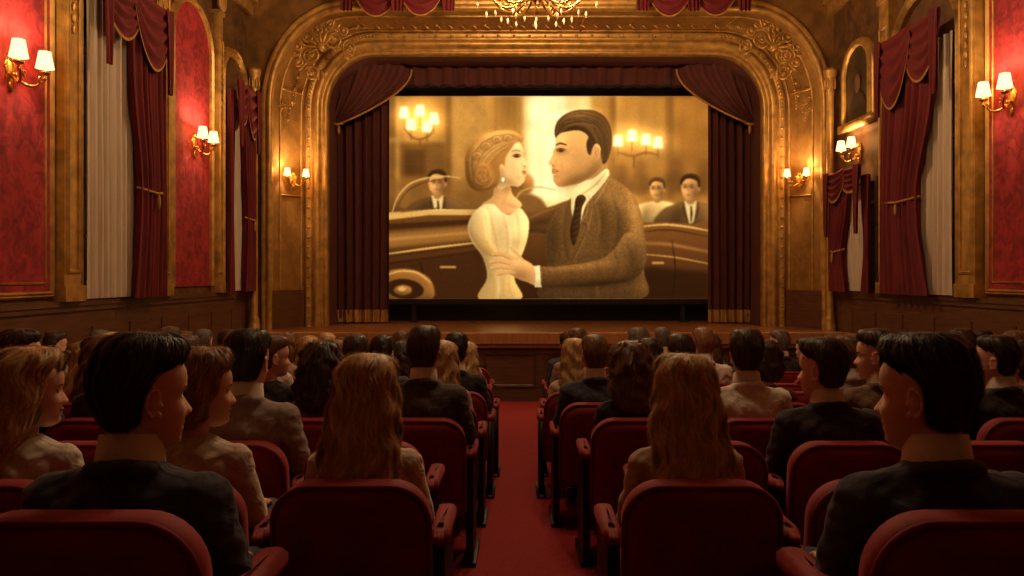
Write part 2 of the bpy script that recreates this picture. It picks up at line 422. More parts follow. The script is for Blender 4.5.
def window(mf,u0,u1,z0,z1,arched=True,sheerfrac=(0.02,.62),dr=(.6,1.0),label='',near=True,dl=True,pull=.3,tie=.62,drop=.75):
    WN[0]+=1; W=u1-u0; hw=W/2; c=(u0+u1)/2
    b=MB(); b.add([mf(u0,.02,z0),mf(u1,.02,z0),mf(u1,.02,z1),mf(u0,.02,z1)],[(0,1,2,3)])
    win=b.obj('window_%d'%WN[0],M_glass,kind='structure')
    b=MB(); 
    for s in (0,.5,1): mbox(b,mf,u0+(W-.06)*s,u0+(W-.06)*s+.06,.02,.06,z0,z1)
    for s in np.linspace(0,1,6): mbox(b,mf,u0,u1,.02,.05,z0+(z1-z0-.05)*s,z0+(z1-z0-.05)*s+.05)
    b.obj('window_muntins',M_wood,win,smooth=False)
    if arched:
        b=MB(); ar=(c,hw+.04,z1+.75,hw+.04,hw*.95,z0)
        sweep_arch(b,mf,ar,[(-.03,.0),(-.03,.08),(.02,.14),(.07,.07),(.11,.12),(.15,.04),(.15,0)]); trimobj(b)
    b=MB(); s0,s1=sheerfrac
    drape(b,mf,lambda t:u0+W*s0,lambda t:u0+W*s1,z0+.02,z1-.1,11,.035,.13)
    b.obj('sheer_curtain',M_sheer,label='pale sheer voile curtain hanging over a tall window',cat='curtain',group='sheer window curtains')
    cur=None
    b=MB(); d0,d1=dr
    def edge(t):
        q=math.exp(-((t-tie)/.25)**2) if t<tie else math.exp(-((t-tie)/.4)**2)
        return d0+(d1-d0)*(pull*q)
    drape(b,mf,lambda t:u0+W*edge(t),lambda t:u0+W*d1+.05,z0+.0,z1+.05,7,.06,.25,nu=90)
    cur=b.obj('window_curtain',M_drape,label='burgundy velvet drape with swag valance and gold fringe',cat='curtain',group='burgundy window drapes')
    zt=z1+(z0-z1)*tie
    b=MB(); b.tube([mf(u0+W*(d0+(d1-d0)*pull)-.02,.24,zt+.02),mf(u0+W*(d0+(d1-d0)*.6),.36,zt-.03),mf(u0+W*d1+.06,.24,zt+.03)],.02,8)
    x,y,z=mf(u0+W*(d0+(d1-d0)*.6),.36,zt-.14); b.ell((x,y,z),(.03,.03,.1),8,8); b.obj('tieback',M_fringe,cur)
    if dl:
        b=MB(); drape(b,mf,lambda t:u0-.05,lambda t:u0+W*(.18-.1*math.exp(-((t-tie)/.3)**2)),z0,z1+.05,3,.04,.2); b.obj('drape_panel',M_drape,cur)
    b=MB(); e1=swag(b,mf,u0-.05,c+.08*W,z1+.25,drop,.3,4); e2=swag(b,mf,c-.08*W,u1+.05,z1+.25,drop*1.25,.32,4)
    for uu in (u0-.06,u1-.2): drape(b,mf,lambda t,uu=uu:uu+.08*t,lambda t,uu=uu:uu+.26-.08*t,z1-.95,z1+.22,2,.03,.38,nz=8)
    b.obj('valance_swag',M_drape,cur)
    b=MB(); fringe(b,e1,.04); fringe(b,e2,.04); b.obj('valance_fringe',M_fringe,cur)
    return cur
window(mapL,9.4,11.2,1.0,4.75,sheerfrac=(.0,.9),dr=(.46,1.0),dl=False,pull=.25)
window(mapL,13.95,15.0,1.0,4.5,sheerfrac=(.1,.95),dr=(.5,1.0),pull=.25)
window(mapR,10.95,12.78,1.0,4.75,sheerfrac=(0.0,.9),dr=(.12,1.0),dl=False,pull=.3,drop=.9)
window(mapR,13.45,14.9,1.0,2.95,arched=False,sheerfrac=(.1,.9),dr=(.45,1.0),drop=.45)
b=MB(); ar=(14.2,.5,5.35,.48,.45,4.05); sweep_arch(b,mapR,ar,[(0,.05),(0,.1),(.04,.13),(.08,.07),(.12,.1),(.15,.04),(.15,0)]); mbox(b,mapR,13.52,14.88,0,.14,3.9,4.05)
pic=b.obj('framed_painting',M_gold,label='dark oil portrait in an arched gilded frame on the wall',cat='painting')
b=MB(); b.add([mapR(x,.045,z) for x,z in arch(*ar)],[tuple(range(len(arch(*ar))))])
b.obj('canvas',pmat('dark_canvas',rgb(46,30,20),.4,0,.5,(3,3,3)),pic)
def flat(b,mf,pts,n): b.add([mf(u,n,z) for u,z in pts],[tuple(range(len(pts)))])
b=MB(); flat(b,mapR,[(14.2+.38*math.cos(a)*(1.0),4.06+.5*max(0,math.sin(a))) for a in np.linspace(0,math.pi,14)],.055)
b.obj('painted_coat',pmat('painted_coat',rgb(36,19,15),.4),pic)
b=MB(); flat(b,mapR,[(14.2+.12*math.cos(a),4.7+.17*math.sin(a)) for a in np.linspace(0,2*math.pi,20,endpoint=False)],.06)
b.obj('painted_face',pmat('painted_face',rgb(92,62,42),.4),pic)
# ------------------------------------------------------------------ stage
b=MB(); b.box(XL+.1,XR-.1,YS-.08,19.4,STZ-.06,STZ)
stage=b.obj('stage',M_woodf,label='wooden theatre stage with polished board floor and panelled front',cat='stage',smooth=False)
b=MB(); b.box(XL+.1,XR-.1,YS-.14,YS-.0,STZ-.2,STZ+.015); b.box(XL+.1,XR-.1,YS-.1,YS,STZ-.27,STZ-.2); b.obj('stage_nosing',M_woode,stage,smooth=False,bevel=.015)
b=MB(); b.box(XL+.1,XR-.1,YS-.02,YS+.05,-.95,STZ-.2); mf=mapF(YS-.02)
u=XL+.15
while u<XR-.9: frame(b,mf,u+.1,u+.95,-.68,-.15,.05,.03); u+=1.1
b.obj('stage_front_panel',M_wood,stage,smooth=False)
b=MB(); b.add([(-.5,-2,fl(-2)+.006),(.55,-2,fl(-2)+.006),(.55,YS-.1,fl(YS)+.006),(-.5,YS-.1,fl(YS)+.006)],[(0,1,2,3)])
b.obj('aisle_carpet',M_carp,label='long red carpet runner down the centre aisle',cat='carpet')
for side,(x0,x1) in enumerate(((-4.1,PX(389,17.3)),(PX(708,17.3),5.3))):
    b=MB(); drape(b,mapF(17.35),lambda t:x0,lambda t:x1,STZ+.02,6.3,7,.07,0,nz=20,nu=90)
    cu=b.obj('stage_curtain',M_draped,label='heavy dark red stage curtain with gold fringed hem',cat='curtain',group='stage curtains')
    b=MB(); drape(b,mapF(17.33),lambda t:x0,lambda t:x1,STZ+.03,STZ+.3,7,.07,.02,nz=2,nu=90); b.obj('curtain_fringe',M_fringe,cu)
    b=MB(); out=AA[0]-AA[1] if side==0 else AA[0]+AA[1]; sg=1 if side==0 else -1
    rows=[]
    for j in range(25):
        t=j/24; wd=1.5*math.cos(t*math.pi/2)**.9+.2; row=[]
        for i in range(61):
            s=i/60; row.append((out+sg*(-.05+wd*s),16.95-.06*math.sin(s*6*2*math.pi+t*2),6.0-1.5*t-.35*(s*s)*(1-t)))
        rows.append(row)
    b.grid(rows); b.obj('swept_tab',M_draped,cu)
    b=MB(); e=[(x,y-.03,z) for x,y,z in [r[-1] for r in rows]]; b.tube(e,.022,6); b.tube([(out+sg*(-.05),16.9,4.5),(out+sg*.1,16.82,4.46),(out+sg*.22,16.9,4.52)],.03,8); b.ell((out+sg*.12,16.85,4.36),(.035,.035,.1),8,8); b.obj('tab_cord',M_fringe,cu)
b=MB(); drape(b,mapF(17.2),lambda t:-4.1,lambda t:5.3,5.34,6.4,26,.05,0,nz=4,nu=220)
vb=b.obj('stage_valance',M_draped,label='dark pleated valance across the top of the stage opening',cat='curtain')
b=MB(); drape(b,mapF(17.18),lambda t:-4.1,lambda t:5.3,5.32,5.38,26,.05,0.01,nz=1,nu=220); b.obj('valance_border',M_black,vb)
b=MB(); b.add([(-4.6,18.4,STZ),(5.6,18.4,STZ),(5.6,18.4,6.5),(-4.6,18.4,6.5)],[(0,1,2,3)]); b.obj('masking_backdrop',M_black,label='black cloth backdrop behind the projection screen',cat='backdrop')
for side in (0,1):
    xs=(PX(350,15.3),PX(400,15.3),PX(450,15.3)) if side==0 else (PX(640,15.3),PX(690,15.3),PX(740,15.3))
    b=MB(); m2=mapF(YB)
    e1=swag(b,m2,xs[0],xs[1]+.1,7.15,.95,.25,4); e2=swag(b,m2,xs[1]-.1,xs[2],7.15,.95,.3,4)
    for u in xs: drape(b,m2,lambda t,u=u:u-.16+.05*t,lambda t,u=u:u+.16-.05*t,6.25,7.2,3,.03,.42,nz=8)
    cu=b.obj('swag_drapery',M_drape,label='red velvet swag drapery hung above the proscenium arch',cat='curtain',group='swags above the arch')
    b=MB(); fringe(b,e1,.03); fringe(b,e2,.03); b.obj('swag_fringe',M_fringe,cu)
# ------------------------------------------------------------------ film picture painted as a colour attribute on the screen
W0,W1,H0,H1=387.,710.,96.,299.
NX,NY=700,440
PPX=NX/(W1-W0)
gx=np.linspace(W0,W1,NX); gy=np.linspace(H0,H1,NY); GX,GY=np.meshgrid(gx,gy)
IMG=np.zeros((NY,NX,3)); OFF=[0,0]
fy=np.fft.fftfreq(NY)[:,None]; fx=np.fft.rfftfreq(NX)[None,:]
def gauss(m,s):
    s=s*PPX
    return np.fft.irfft2(np.fft.rfft2(m)*np.exp(-2*(math.pi*s)**2*(fx*fx+fy*fy)),s=m.shape)
def C3(r,g,b): return np.array([r,g,b])/255.
def spl(pts,n=6):
    P=np.array(pts,float); N=len(P); out=[]
    for i in range(N):
        p0,p1,p2,p3=P[i-1],P[i],P[(i+1)%N],P[(i+2)%N]
        for k in range(n):
            t=k/n; out.append(.5*((2*p1)+(-p0+p2)*t+(2*p0-5*p1+4*p2-p3)*t*t+(-p0+3*p1-3*p2+p3)*t**3))
    return np.array(out)
def inside(P):
    m=np.zeros(GX.shape,bool); 
    x0,x1=P[:,0].min(),P[:,0].max(); y0,y1=P[:,1].min(),P[:,1].max()
    ix=np.where((gx>=x0)&(gx<=x1))[0]; iy=np.where((gy>=y0)&(gy<=y1))[0]
    if len(ix)==0 or len(iy)==0: return m
    sx=slice(ix[0],ix[-1]+1); sy=slice(iy[0],iy[-1]+1); X=GX[sy,sx]; Y=GY[sy,sx]; r=np.zeros(X.shape,bool)
    for i in range(len(P)):
        xa,ya=P[i-1]; xb,yb=P[i]
        if ya==yb: continue
        c=((ya>Y)!=(yb>Y))&(X<(xb-xa)*(Y-ya)/(yb-ya)+xa); r^=c
    m[sy,sx]=r; return m
def paint(pts,c,soft=1,al=1.0,sm=True,c2=None,axis='y',vol=0,ld=(.5,-.8),vs=5,tex=0):
    pts=[(x+OFF[0],y+OFF[1]) for x,y in pts]
    P=spl(pts) if sm else np.array(pts,float)
    raw=inside(P).astype(float)
    m=np.clip(gauss(raw,.5*soft),0,1)*al
    cc=C3(*c)[None,None,:]*np.ones((NY,NX,1))
    if c2 is not None:
        v=GY if axis=='y' else GX; a=P[:,1] if axis=='y' else P[:,0]
        t=np.clip((v-a.min())/(a.max()-a.min()+1e-6),0,1)[...,None]; cc=C3(*c)*(1-t)+C3(*c2)*t
    if vol:
        h=gauss(raw,vs)+.25*gauss(raw,vs*.5); g0,g1=np.gradient(h)
        q=(-(g1*ld[0]+g0*ld[1]))*raw; mx=np.percentile(np.abs(q[raw>0]),95)+1e-6
        q=np.clip(q/mx,-1.1,1.1); q=gauss(q,1.1); cc=cc*(1+vol*q[...,None])
    if tex: cc=cc*(1+tex*NZ[...,None])
    IMG[:]=IMG*(1-m[...,None])+cc*m[...,None]
def el(cx,cy,rx,ry,c,soft=1,al=1.0,rot=0,**k):
    a=np.linspace(0,2*math.pi,28,endpoint=False); x=rx*np.cos(a); y=ry*np.sin(a); r=math.radians(rot)
    paint(list(zip(cx+x*math.cos(r)-y*math.sin(r),cy+x*math.sin(r)+y*math.cos(r))),c,soft,al,False,**k)
def line(pts,w,c,soft=1,al=1.0):
    P=np.array(pts,float)
    if len(P)>2:
        t=np.linspace(0,1,len(P)); tt=np.linspace(0,1,len(P)*4)
        Q=np.stack([np.interp(tt,t,P[:,i]) for i in (0,1)],1)
        for _ in range(3): Q[1:-1]=.25*Q[:-2]+.5*Q[1:-1]+.25*Q[2:]
        P=Q
    Q=[]; N=len(P)
    for i in range(N):
        t=P[min(i+1,N-1)]-P[max(i-1,0)]; t=t/(np.linalg.norm(t)+1e-9); ww=w/2*(1 if N==2 else (.45+.55*math.sin(math.pi*(i+.5)/N))); Q.append((t[1]*ww,-t[0]*ww))
    Q=np.array(Q); paint(list(map(tuple,P+Q))+list(map(tuple,(P-Q)[::-1])),c,soft,al,False)
def strands(A,B,n,cols,w=1.0,al=.6,t0=0,t1=1):
    A=np.array(A,float);B=np.array(B,float); r=np.random.RandomState(len(A)*7+n)
    for i in range(n):
        s=t0+(t1-t0)*r.rand(); P=A+(B-A)*s+r.randn(len(A),2)*.3; a=r.randint(0,3); e=len(P)-r.randint(0,3)
        if e-a<2: continue
        line(P[a:e],w*(.5+.9*r.rand()),cols[r.randint(len(cols))],.9,al)
def glow(cx,cy,r,c,a):
    global IMG
    g=a*np.exp(-((GX-cx)**2+(GY-cy)**2)/(2*r*r)); IMG=IMG+g[...,None]*C3(*c)
def shade(cx,cy,rx,ry,k,rot=0):
    # soft tonal modelling inside the painted figure
    r=math.radians(rot); X=(GX-cx-OFF[0])*math.cos(r)+(GY-cy-OFF[1])*math.sin(r); Y=-(GX-cx-OFF[0])*math.sin(r)+(GY-cy-OFF[1])*math.cos(r)
    g=k*np.exp(-.5*((X/rx)**2+(Y/ry)**2)); IMG[:]=IMG*(1+g[...,None]*np.array([.9,1,1.15]))
rng=np.random.RandomState(3); NZ=gauss(rng.randn(NY,NX),.5); NZ/=NZ.std()
NZ2=gauss(rng.randn(NY,NX),6); NZ2/=NZ2.std()
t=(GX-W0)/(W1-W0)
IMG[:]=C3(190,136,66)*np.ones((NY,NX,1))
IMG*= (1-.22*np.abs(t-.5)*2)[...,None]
R_=lambda x0,y0,x1,y1,c,s=2,al=1.,**k: paint([(x0,y0),(x1,y0),(x1,y1),(x0,y1)],c,s,al,False,**k)
R_(387,96,398,215,(118,76,30),3); R_(398,96,446,190,(168,112,46),4); R_(400,140,445,178,(92,56,22),4,.8); R_(405,150,425,175,(70,40,16),3,.8); R_(428,146,443,176,(120,80,34),3,.8)
R_(387,138,446,142,(206,150,76),2,.7); R_(396,96,399,200,(214,160,84),1,.7)
for i in range(9): R_(447+i*7,96,450+i*7,200,(150,98,38),2,.55)
for i in range(16): R_(400,98+i*5,445,100+i*5,(150,100,42),1,.3)
R_(446,96,452,205,(120,78,30),2); R_(452,96,492,190,(205,150,76),3,.6)
for i in range(13): 
    for j in range(3): el(461+j*12+(i%2)*5,100+i*7,3,2.4,(172,118,52),2,.6)
R_(493,96,524,205,(176,122,54),3,.8)
for i in range(5): R_(495+i*6,96,498+i*6,205,(132,86,36),2,.6)
R_(524,96,592,215,(250,226,160),6,.95); R_(530,96,566,200,(255,246,205),6,.95)
for i in range(6): R_(540+i*9,96,542+i*9,205,(232,196,126),2,.5)
R_(592,96,604,220,(190,136,62),3); R_(604,96,710,220,(176,120,52),3); R_(610,96,616,200,(120,78,30),2); R_(617,96,619,200,(216,160,84),1,.6); R_(666,96,674,200,(128,84,34),2); R_(676,96,708,170,(160,104,42),3); 
for i in range(7): R_(612+i*14,100,614+i*14,190,(140,92,38),2,.5)
R_(604,150,710,192,(140,92,40),5,.6)
for (x,y) in ((622,172),(640,168),(676,166),(704,168)): el(x,y,7,8,(110,68,30),4,.7); el(x,y+16,12,12,(96,60,26),5,.7)
R_(387,180,530,215,(120,78,34),5,.7)
IMG=IMG*(1+.05*NZ2[...,None])
IMG=np.stack([gauss(IMG[...,i],1.6) for i in range(3)],-1)
for cx,cy in ((404,112),(420,110),(434,118),(411,124),(427,126),(618,140),(632,135),(646,139),(658,142)):
    line([(cx,cy+5),(cx,cy+16)],1.5,(110,70,26),1.5); paint([(cx-5,cy+6),(cx-3.5,cy-5),(cx+3.5,cy-5),(cx+5,cy+6)],(255,246,205),1.8,1,False); glow(cx,cy,8,(255,205,120),.32)
line([(404,128),(412,138),(420,140),(430,136),(434,128)],1.8,(100,62,24),1.8); line([(618,152),(632,157),(646,152),(658,155)],1.8,(100,62,24),1.8); line([(420,140),(420,150)],1.6,(110,70,28)); line([(634,156),(634,168)],1.6,(110,70,28))
def bgman(x,y,s,hair,suit,face=(208,150,90),shirt=True,look=0):
    paint([(x-33*s,y+38*s),(x-29*s,y+22*s),(x-10*s,y+14*s),(x+12*s,y+14*s),(x+29*s,y+22*s),(x+36*s,y+38*s)],suit,1.8,vol=.3,vs=5)
    shade(x-14*s,y+30*s,5*s,10*s,-.25,20); shade(x+18*s,y+24*s,6*s,8*s,.2,-20)
    if shirt:
        paint([(x-6*s,y+12*s),(x+7*s,y+12*s),(x+4*s,y+34*s),(x-1*s,y+36*s)],(236,206,148),1.4,1,False); line([(x+1*s,y+17*s),(x+1.5*s,y+25*s),(x+1*s,y+34*s)],2.4*s,(70,42,18),1.3)
        line([(x-7*s,y+13*s),(x-6*s,y+24*s),(x-1*s,y+36*s)],1.5,(50,30,14),1.4,.7); line([(x+8*s,y+13*s),(x+8*s,y+24*s),(x+3*s,y+36*s)],1.5,(50,30,14),1.4,.7)
    el(x+.5*s,y+9*s,5.2*s,7*s,(170,116,64),1.4); 
    paint([(x-8.4*s,y-7*s),(x-8.8*s,y+1*s),(x-6.5*s,y+7.5*s),(x-1*s+look,y+11.5*s),(x+5*s,y+8.5*s),(x+8.4*s,y+2*s),(x+8.8*s,y-6*s),(x+5*s,y-12*s),(x-5*s,y-12*s)],face,1.3,vol=.22,vs=4,ld=(-.8,-.5))
    el(x+9.0*s,y+0*s,1.5*s,3*s,(190,130,74),1.2)
    paint([(x-9*s,y-4*s),(x-9.6*s,y-9*s),(x-5*s,y-14.5*s),(x+4*s,y-15.5*s),(x+9.6*s,y-11*s),(x+10*s,y-2*s),(x+8*s,y-3*s),(x+7*s,y-8*s),(x+1*s,y-10.5*s),(x-5*s,y-9.5*s)],hair,1.3,vol=.4,vs=3)
    shade(x-3.8*s+look,y-2.5*s,2.6*s,1.8*s,-.32); shade(x+2.8*s+look,y-2.5*s,2.6*s,1.8*s,-.32); shade(x+5.5*s,y+5*s,3*s,5*s,-.25); shade(x-3*s,y+2*s,2*s,2*s,.12)
    for e in (-3.8,2.8): el(x+(e+look)*s,y-1.8*s,1.5*s,.7*s,(84,50,24),1.2,.8); line([(x+(e-2.2+look)*s,y-4.2*s),(x+(e+1.8+look)*s,y-4.5*s)],.9*s,(84,50,24),1.1,.7)
    line([(x+(look-.6)*s,y-1.6*s),(x+(look-1.0)*s,y+2*s),(x+(look+.6)*s,y+2.8*s)],1,(146,94,50),1.2,.6); line([(x-(2.6-look)*s,y+5.6*s),(x+(look)*s,y+6.2*s),(x+(2.2+look)*s,y+5.4*s)],1.1,(140,76,46),1.1,.8)
bgman(437,184,.95,(54,32,15),(92,62,32),look=.6); bgman(657,190,.82,(80,50,22),(212,172,110),shirt=False,look=-.8); bgman(690,189,.98,(58,34,16),(104,72,38),look=-1.2)
el(526,184,8,10,(160,108,52),2.5,vol=.3); paint([(508,214),(514,200),(528,194),(542,200),(546,214)],(120,78,36),2.5)
# car
paint([(387,214),(420,211),(470,210),(535,213),(560,226),(560,299),(387,299)],(112,68,28),1,c2=(44,22,8))
paint([(387,213.5),(430,209.5),(478,210),(478,215),(430,215),(387,220)],(222,172,98),1.2,1,False)
line([(387,213),(430,209.6),(480,210)],1,(255,226,160),.9,.8)
paint([(387,224),(478,219),(478,224),(387,230)],(58,32,12),1.8,.9,False)
paint([(387,233),(478,226),(478,239),(387,248)],(164,112,52),3.5,.8,False)
paint([(387,238),(478,231),(478,233),(387,241)],(214,160,84),2,.55,False)
line([(387,254),(430,248),(482,242)],2,(232,184,104)); line([(387,257),(430,251),(482,245)],1.3,(60,34,14)); line([(387,264),(482,251)],1.5,(40,20,8),1.5)
paint([(387,266),(430,258),(482,251),(482,299),(387,299)],(64,34,14),3,.9,False)
line([(420,262),(424,276),(436,299)],1.2,(30,14,6),1,.8); R_(440,266,456,268.2,(214,164,92),1,.8)
line([(392,213),(397,197),(408,184),(424,178),(448,176),(460,178)],1.7,(222,178,108)); line([(396,213),(401,198),(412,187),(428,181),(448,179)],1.2,(90,56,24))
line([(400,212),(440,208)],1,(90,60,26))
paint([(387,274),(398,269),(414,270),(428,277),(434,288),(430,299),(387,299)],(140,92,42),1.4,vol=.3,vs=4); el(405,289,19,10,(52,27,10),1.2,rot=6); line([(387,275),(400,270.5),(418,272),(431,283)],1.4,(240,200,124),1,.9); el(403,290,9,5,(150,100,46),1.5,vol=.3,vs=3); el(402,289,4,2.2,(216,168,96),1.2)
paint([(625,228),(650,222),(690,224),(710,228),(710,299),(625,299)],(128,78,34),1,c2=(48,24,10))
line([(638,227),(665,224),(690,227),(710,231)],2.2,(226,178,102)); line([(640,232),(670,229),(710,237)],1.4,(70,38,14)); line([(640,243),(670,244),(710,252)],3,(176,120,58),2,.8); line([(640,254),(675,257),(710,264)],1.6,(206,152,80),1,.9)
paint([(640,266),(710,272),(710,299),(640,299)],(44,22,8),4,.8,False); line([(672,240),(676,270),(672,299)],1.2,(36,18,8),1,.8); R_(652,262,664,264.2,(214,164,92),1,.8)
line([(512,214),(518,192),(536,186),(556,190)],1.6,(204,154,84),1.2)
# his far arm around her
paint([(572,202),(552,206),(536,212),(523,219),(524,231),(540,233),(560,234)],(92,58,28),1.2,vol=.35,vs=4); shade(540,222,9,3,-.3,-10); line([(560,206),(540,213),(526,220)],1.2,(160,112,60),1.4,.6)
# woman
OFF[:]=[-2,0]
paint([(497,180),(511,184),(515,195),(524,205),(512,214),(494,212),(484,205),(495,196)],(230,172,110),1,vol=.2,vs=6,ld=(.9,-.2))
shade(509,189,4,4,-.28); line([(510,190),(507,198),(504,206)],1.6,(188,130,74),2.2,.55); shade(515,206,5,1.6,-.15,20)
OFF[:]=[0,0]
paint([(474,213),(483,205),(494,204.5),(502,212),(510,214.5),(519,208),(525,213),(529,222),(528,236),(524,250),(518,264),(515,280),(521,299),(479,299),(487,278),(483,258),(472,242),(468,226)],(246,216,158),1,c2=(212,168,102),vol=.2,vs=8,ld=(.9,-.3))
shade(478,232,5,22,-.26,-12); shade(517,230,5,7,.10); shade(516,243,6,5,-.14); shade(500,236,5,12,-.08,10)
# her near sleeve
paint([(473,214),(482,207),(489,212),(491,226),(492,240),(498,250),(494,257),(484,254),(474,243),(468,228)],(238,204,144),1.1,c2=(200,156,92),vol=.28,vs=5,ld=(.8,-.5))
for L,w,a in (([(503,214),(508,232),(507,258),(503,290)],1.8,.45),([(516,212),(520,230),(517,252)],1.5,.45),([(491,216),(494,232),(498,250)],1.6,.6),([(488,270),(494,282),(492,299)],2,.5),([(500,272),(504,285),(502,299)],1.5,.5),([(509,276),(509,287),(513,299)],1.8,.5),([(474,232),(480,240),(490,244)],1.4,.5),([(476,240),(484,247),(494,250)],1.2,.5)): line(L,w,(186,138,78),2,a)
for L in ([(506,216),(511,232),(510,256)],[(497,276),(499,288),(497,299)],[(482,212),(485,226),(487,238)]): line(L,1.4,(255,242,200),1.8,.55)
OFF[:]=[-4,0]
paint([(500,140),(512,135.5),(521,139),(526.5,147),(527.4,152),(527.6,156),(530.6,161.6),(532.4,164.2),(531.6,166),(529.2,167),(529.6,168.6),(530.8,170.6),(529.8,172.2),(530.9,174.2),(528.8,176.6),(528.9,179.6),(527.2,183),(522,186.6),(513,186),(503,189),(498,176),(496,158)],(244,196,136),.8,vol=.12,vs=7,ld=(.9,-.35))
shade(521.5,154.8,4,2.6,-.26); shade(511,182,9,4,-.26,20); shade(517,170,5,5,-.06); shade(524,165,3,3,.06); shade(503,172,4,10,-.22); shade(528,168,1.6,1.2,-.18); shade(523,177.5,3,1.4,-.12); shade(519,146,5,4,.08)
paint([(469,168),(470,153),(478,142),(489,134),(505,130),(518,131),(527,137),(526,142),(520,142.5),(515,149),(510,157),(508,168),(504,176),(502,185),(496,189),(484,192),(475,188),(470,179)],(188,128,62),1.1,c2=(138,86,36),vol=.28,vs=5)
strands([(526,139),(517,132),(505,131),(490,135),(477,146),(471,160),(475,180)],[(520,143),(511,147),(504,152),(498,158),(493,166),(490,176),(494,186)],130,[(226,174,98),(120,72,30),(204,148,76),(150,96,44),(240,194,120)],.65,.42)
for (cx,cy,r_) in ((512,138,5.5),(501,139.5,6),(490,146,6.5),(481,156,6.5)):
    el(cx,cy,r_,r_*.8,(176,118,56),1.6,.5,rot=-20,vol=.45,vs=2.2,ld=(.4,-.9))
    for q in (.9,.6,.3): line([(cx+r_*q*math.cos(a),cy+r_*.8*q*math.sin(a)) for a in np.linspace(2.4,6.6,8)],.9,((112,66,28),(236,188,112),(120,72,32))[int(q*3)%3],.9,.5)
el(487,175,12,13.5,(156,102,46),1.5,.75,vol=.4,vs=4)
for k_ in range(26):
    a0=k_*.8; rr=2.5+9.5*(k_/26); line([(487+rr*math.cos(a0+q*.32),175+rr*1.1*math.sin(a0+q*.32)) for q in range(5)],.9,((222,168,94),(116,68,28),(192,134,66))[k_%3],.9,.5)
shade(474,166,4,16,-.2); shade(500,134,12,3,.2,-8)
paint([(503.5,166),(507,164.5),(508.6,168),(507,173.5),(505,175)],(230,172,112),.9,vol=.2,vs=2); line([(505.5,168),(507,171),(506,174)],.9,(160,102,58),.8,.7); el(507,179.5,1.5,2.2,(255,248,220),.7)
line([(515.5,151.8),(519.5,149.8),(524.8,151.4)],1.0,(112,68,32),.8,.9); paint([(517.4,156.8),(520.8,154.7),(524.6,156.2),(521.2,157.6)],(52,27,12),.7,.95); line([(516,156.2),(520.2,154.0),(525.4,155.6)],.9,(40,20,9),.6,.9); el(523,156,.6,.5,(250,224,170),.4,.8)
line([(525.6,171.4),(528.2,170.9),(530.2,171.9)],1.3,(158,66,42),.7,.95); line([(526.2,173.7),(528.6,174.3),(530.2,174)],1.3,(176,88,60),.7,.9); line([(525.4,172.4),(530,172.6)],.6,(96,42,24),.5,.9); el(528.4,166.2,1,.6,(130,78,42),.6,.85); line([(526,162.4),(525.4,165),(527,166.6)],.7,(196,140,88),1,.7)
# man
OFF[:]=[3,0]
paint([(580,172),(600,160),(605,170),(609,184),(600,194),(586,200),(577,190)],(196,138,80),1,vol=.2,vs=6,ld=(-.6,-.4))
OFF[:]=[0,0]
paint([(543,299),(548,270),(546,250),(546,234),(551,219),(561,207),(575,195),(589,188),(606,176),(618,181),(632,193),(640,210),(645,238),(644,270),(641,299)],(122,84,42),1,c2=(88,58,28),vol=.25,vs=10,ld=(.8,-.5),tex=.035)
shade(635,225,5,32,.34,-6); shade(612,198,16,5,.28,38); shade(604,226,6,20,-.2,-6); shade(592,272,22,8,-.3); shade(554,236,5,14,-.22); shade(622,238,4,18,-.18,-4)
for L,w,a in (([(612,194),(619,214),(618,240),(611,256)],2.6,.45),([(600,202),(604,222),(600,246)],2.2,.35),([(590,270),(588,284),(592,299)],2.4,.4),([(614,274),(616,286),(612,299)],2.2,.4)): line(L,w,(62,38,17),2.6,a)
for L in ([(597,206),(600,224),(596,244)],[(598,274),(596,286),(599,299)]): line(L,1.6,(160,114,60),2.2,.4)
# lapels
paint([(566,208),(577,196),(589,198),(586,214),(581,224),(577,236),(569,262),(563,240)],(98,64,30),1.1,.95,vol=.25,vs=3)
line([(589,198),(587,214),(581,222)],1.1,(176,128,70),.9,.8); line([(581,222),(588,226),(584,238),(571,262)],1.1,(56,33,15),1,.8); line([(592,196),(592,214),(584,240),(573,262)],1.3,(160,114,60),1.1,.6)
paint([(572,193),(582,182),(594,178),(606,169),(609,175),(600,188),(586,205),(579,226),(572,214)],(250,228,172),.9,vol=.12,vs=4)
line([(607,171),(597,184),(586,192),(577,197)],1.1,(176,132,74),.9,.8); line([(586,193),(590,199),(585,205)],.9,(190,146,86),.9,.8); shade(598,182,6,3,-.15,-40)
paint([(576,198),(582,194.5),(586,199),(582,208),(580,226),(574,246),(570,232),(574,210)],(54,32,15),.9,vol=.35,vs=2)
for i in range(6): line([(574-i*.3,210+i*6),(580-i*.4,207+i*6)],.8,(96,62,30),.7,.7)
line([(609,177),(603,190),(594,204)],2,(176,126,66),1.1,.7)
OFF[:]=[4,0]
paint([(552,138),(551.4,145.5),(549.4,150),(549,153.6),(547,158.4),(545,162.6),(545.8,164.8),(548.6,165.8),(547.4,168.2),(548.4,170.4),(547.2,173),(549.4,175.2),(548.9,179),(550.8,183.4),(556,187),(566,185.5),(577,182.5),(589,175),(599,165),(603,148),(598,132),(575,124),(558,130)],(226,168,102),.8,c2=(196,136,78),vol=.15,vs=8,ld=(-.7,-.5))
shade(557,151.5,4.5,2.6,-.3); shade(573,180,13,3.6,-.3,-22); shade(590,168,5,8,-.22,30); shade(564,166,5,5,.06); shade(568,174,8,6,-.1,-20); shade(552,162,2.4,3,.07); shade(557,140,5,4,.10); shade(549.6,166.6,1.6,1,-.22); shade(551.6,176.4,2.6,1.2,-.16); shade(575,158,6,7,-.08)
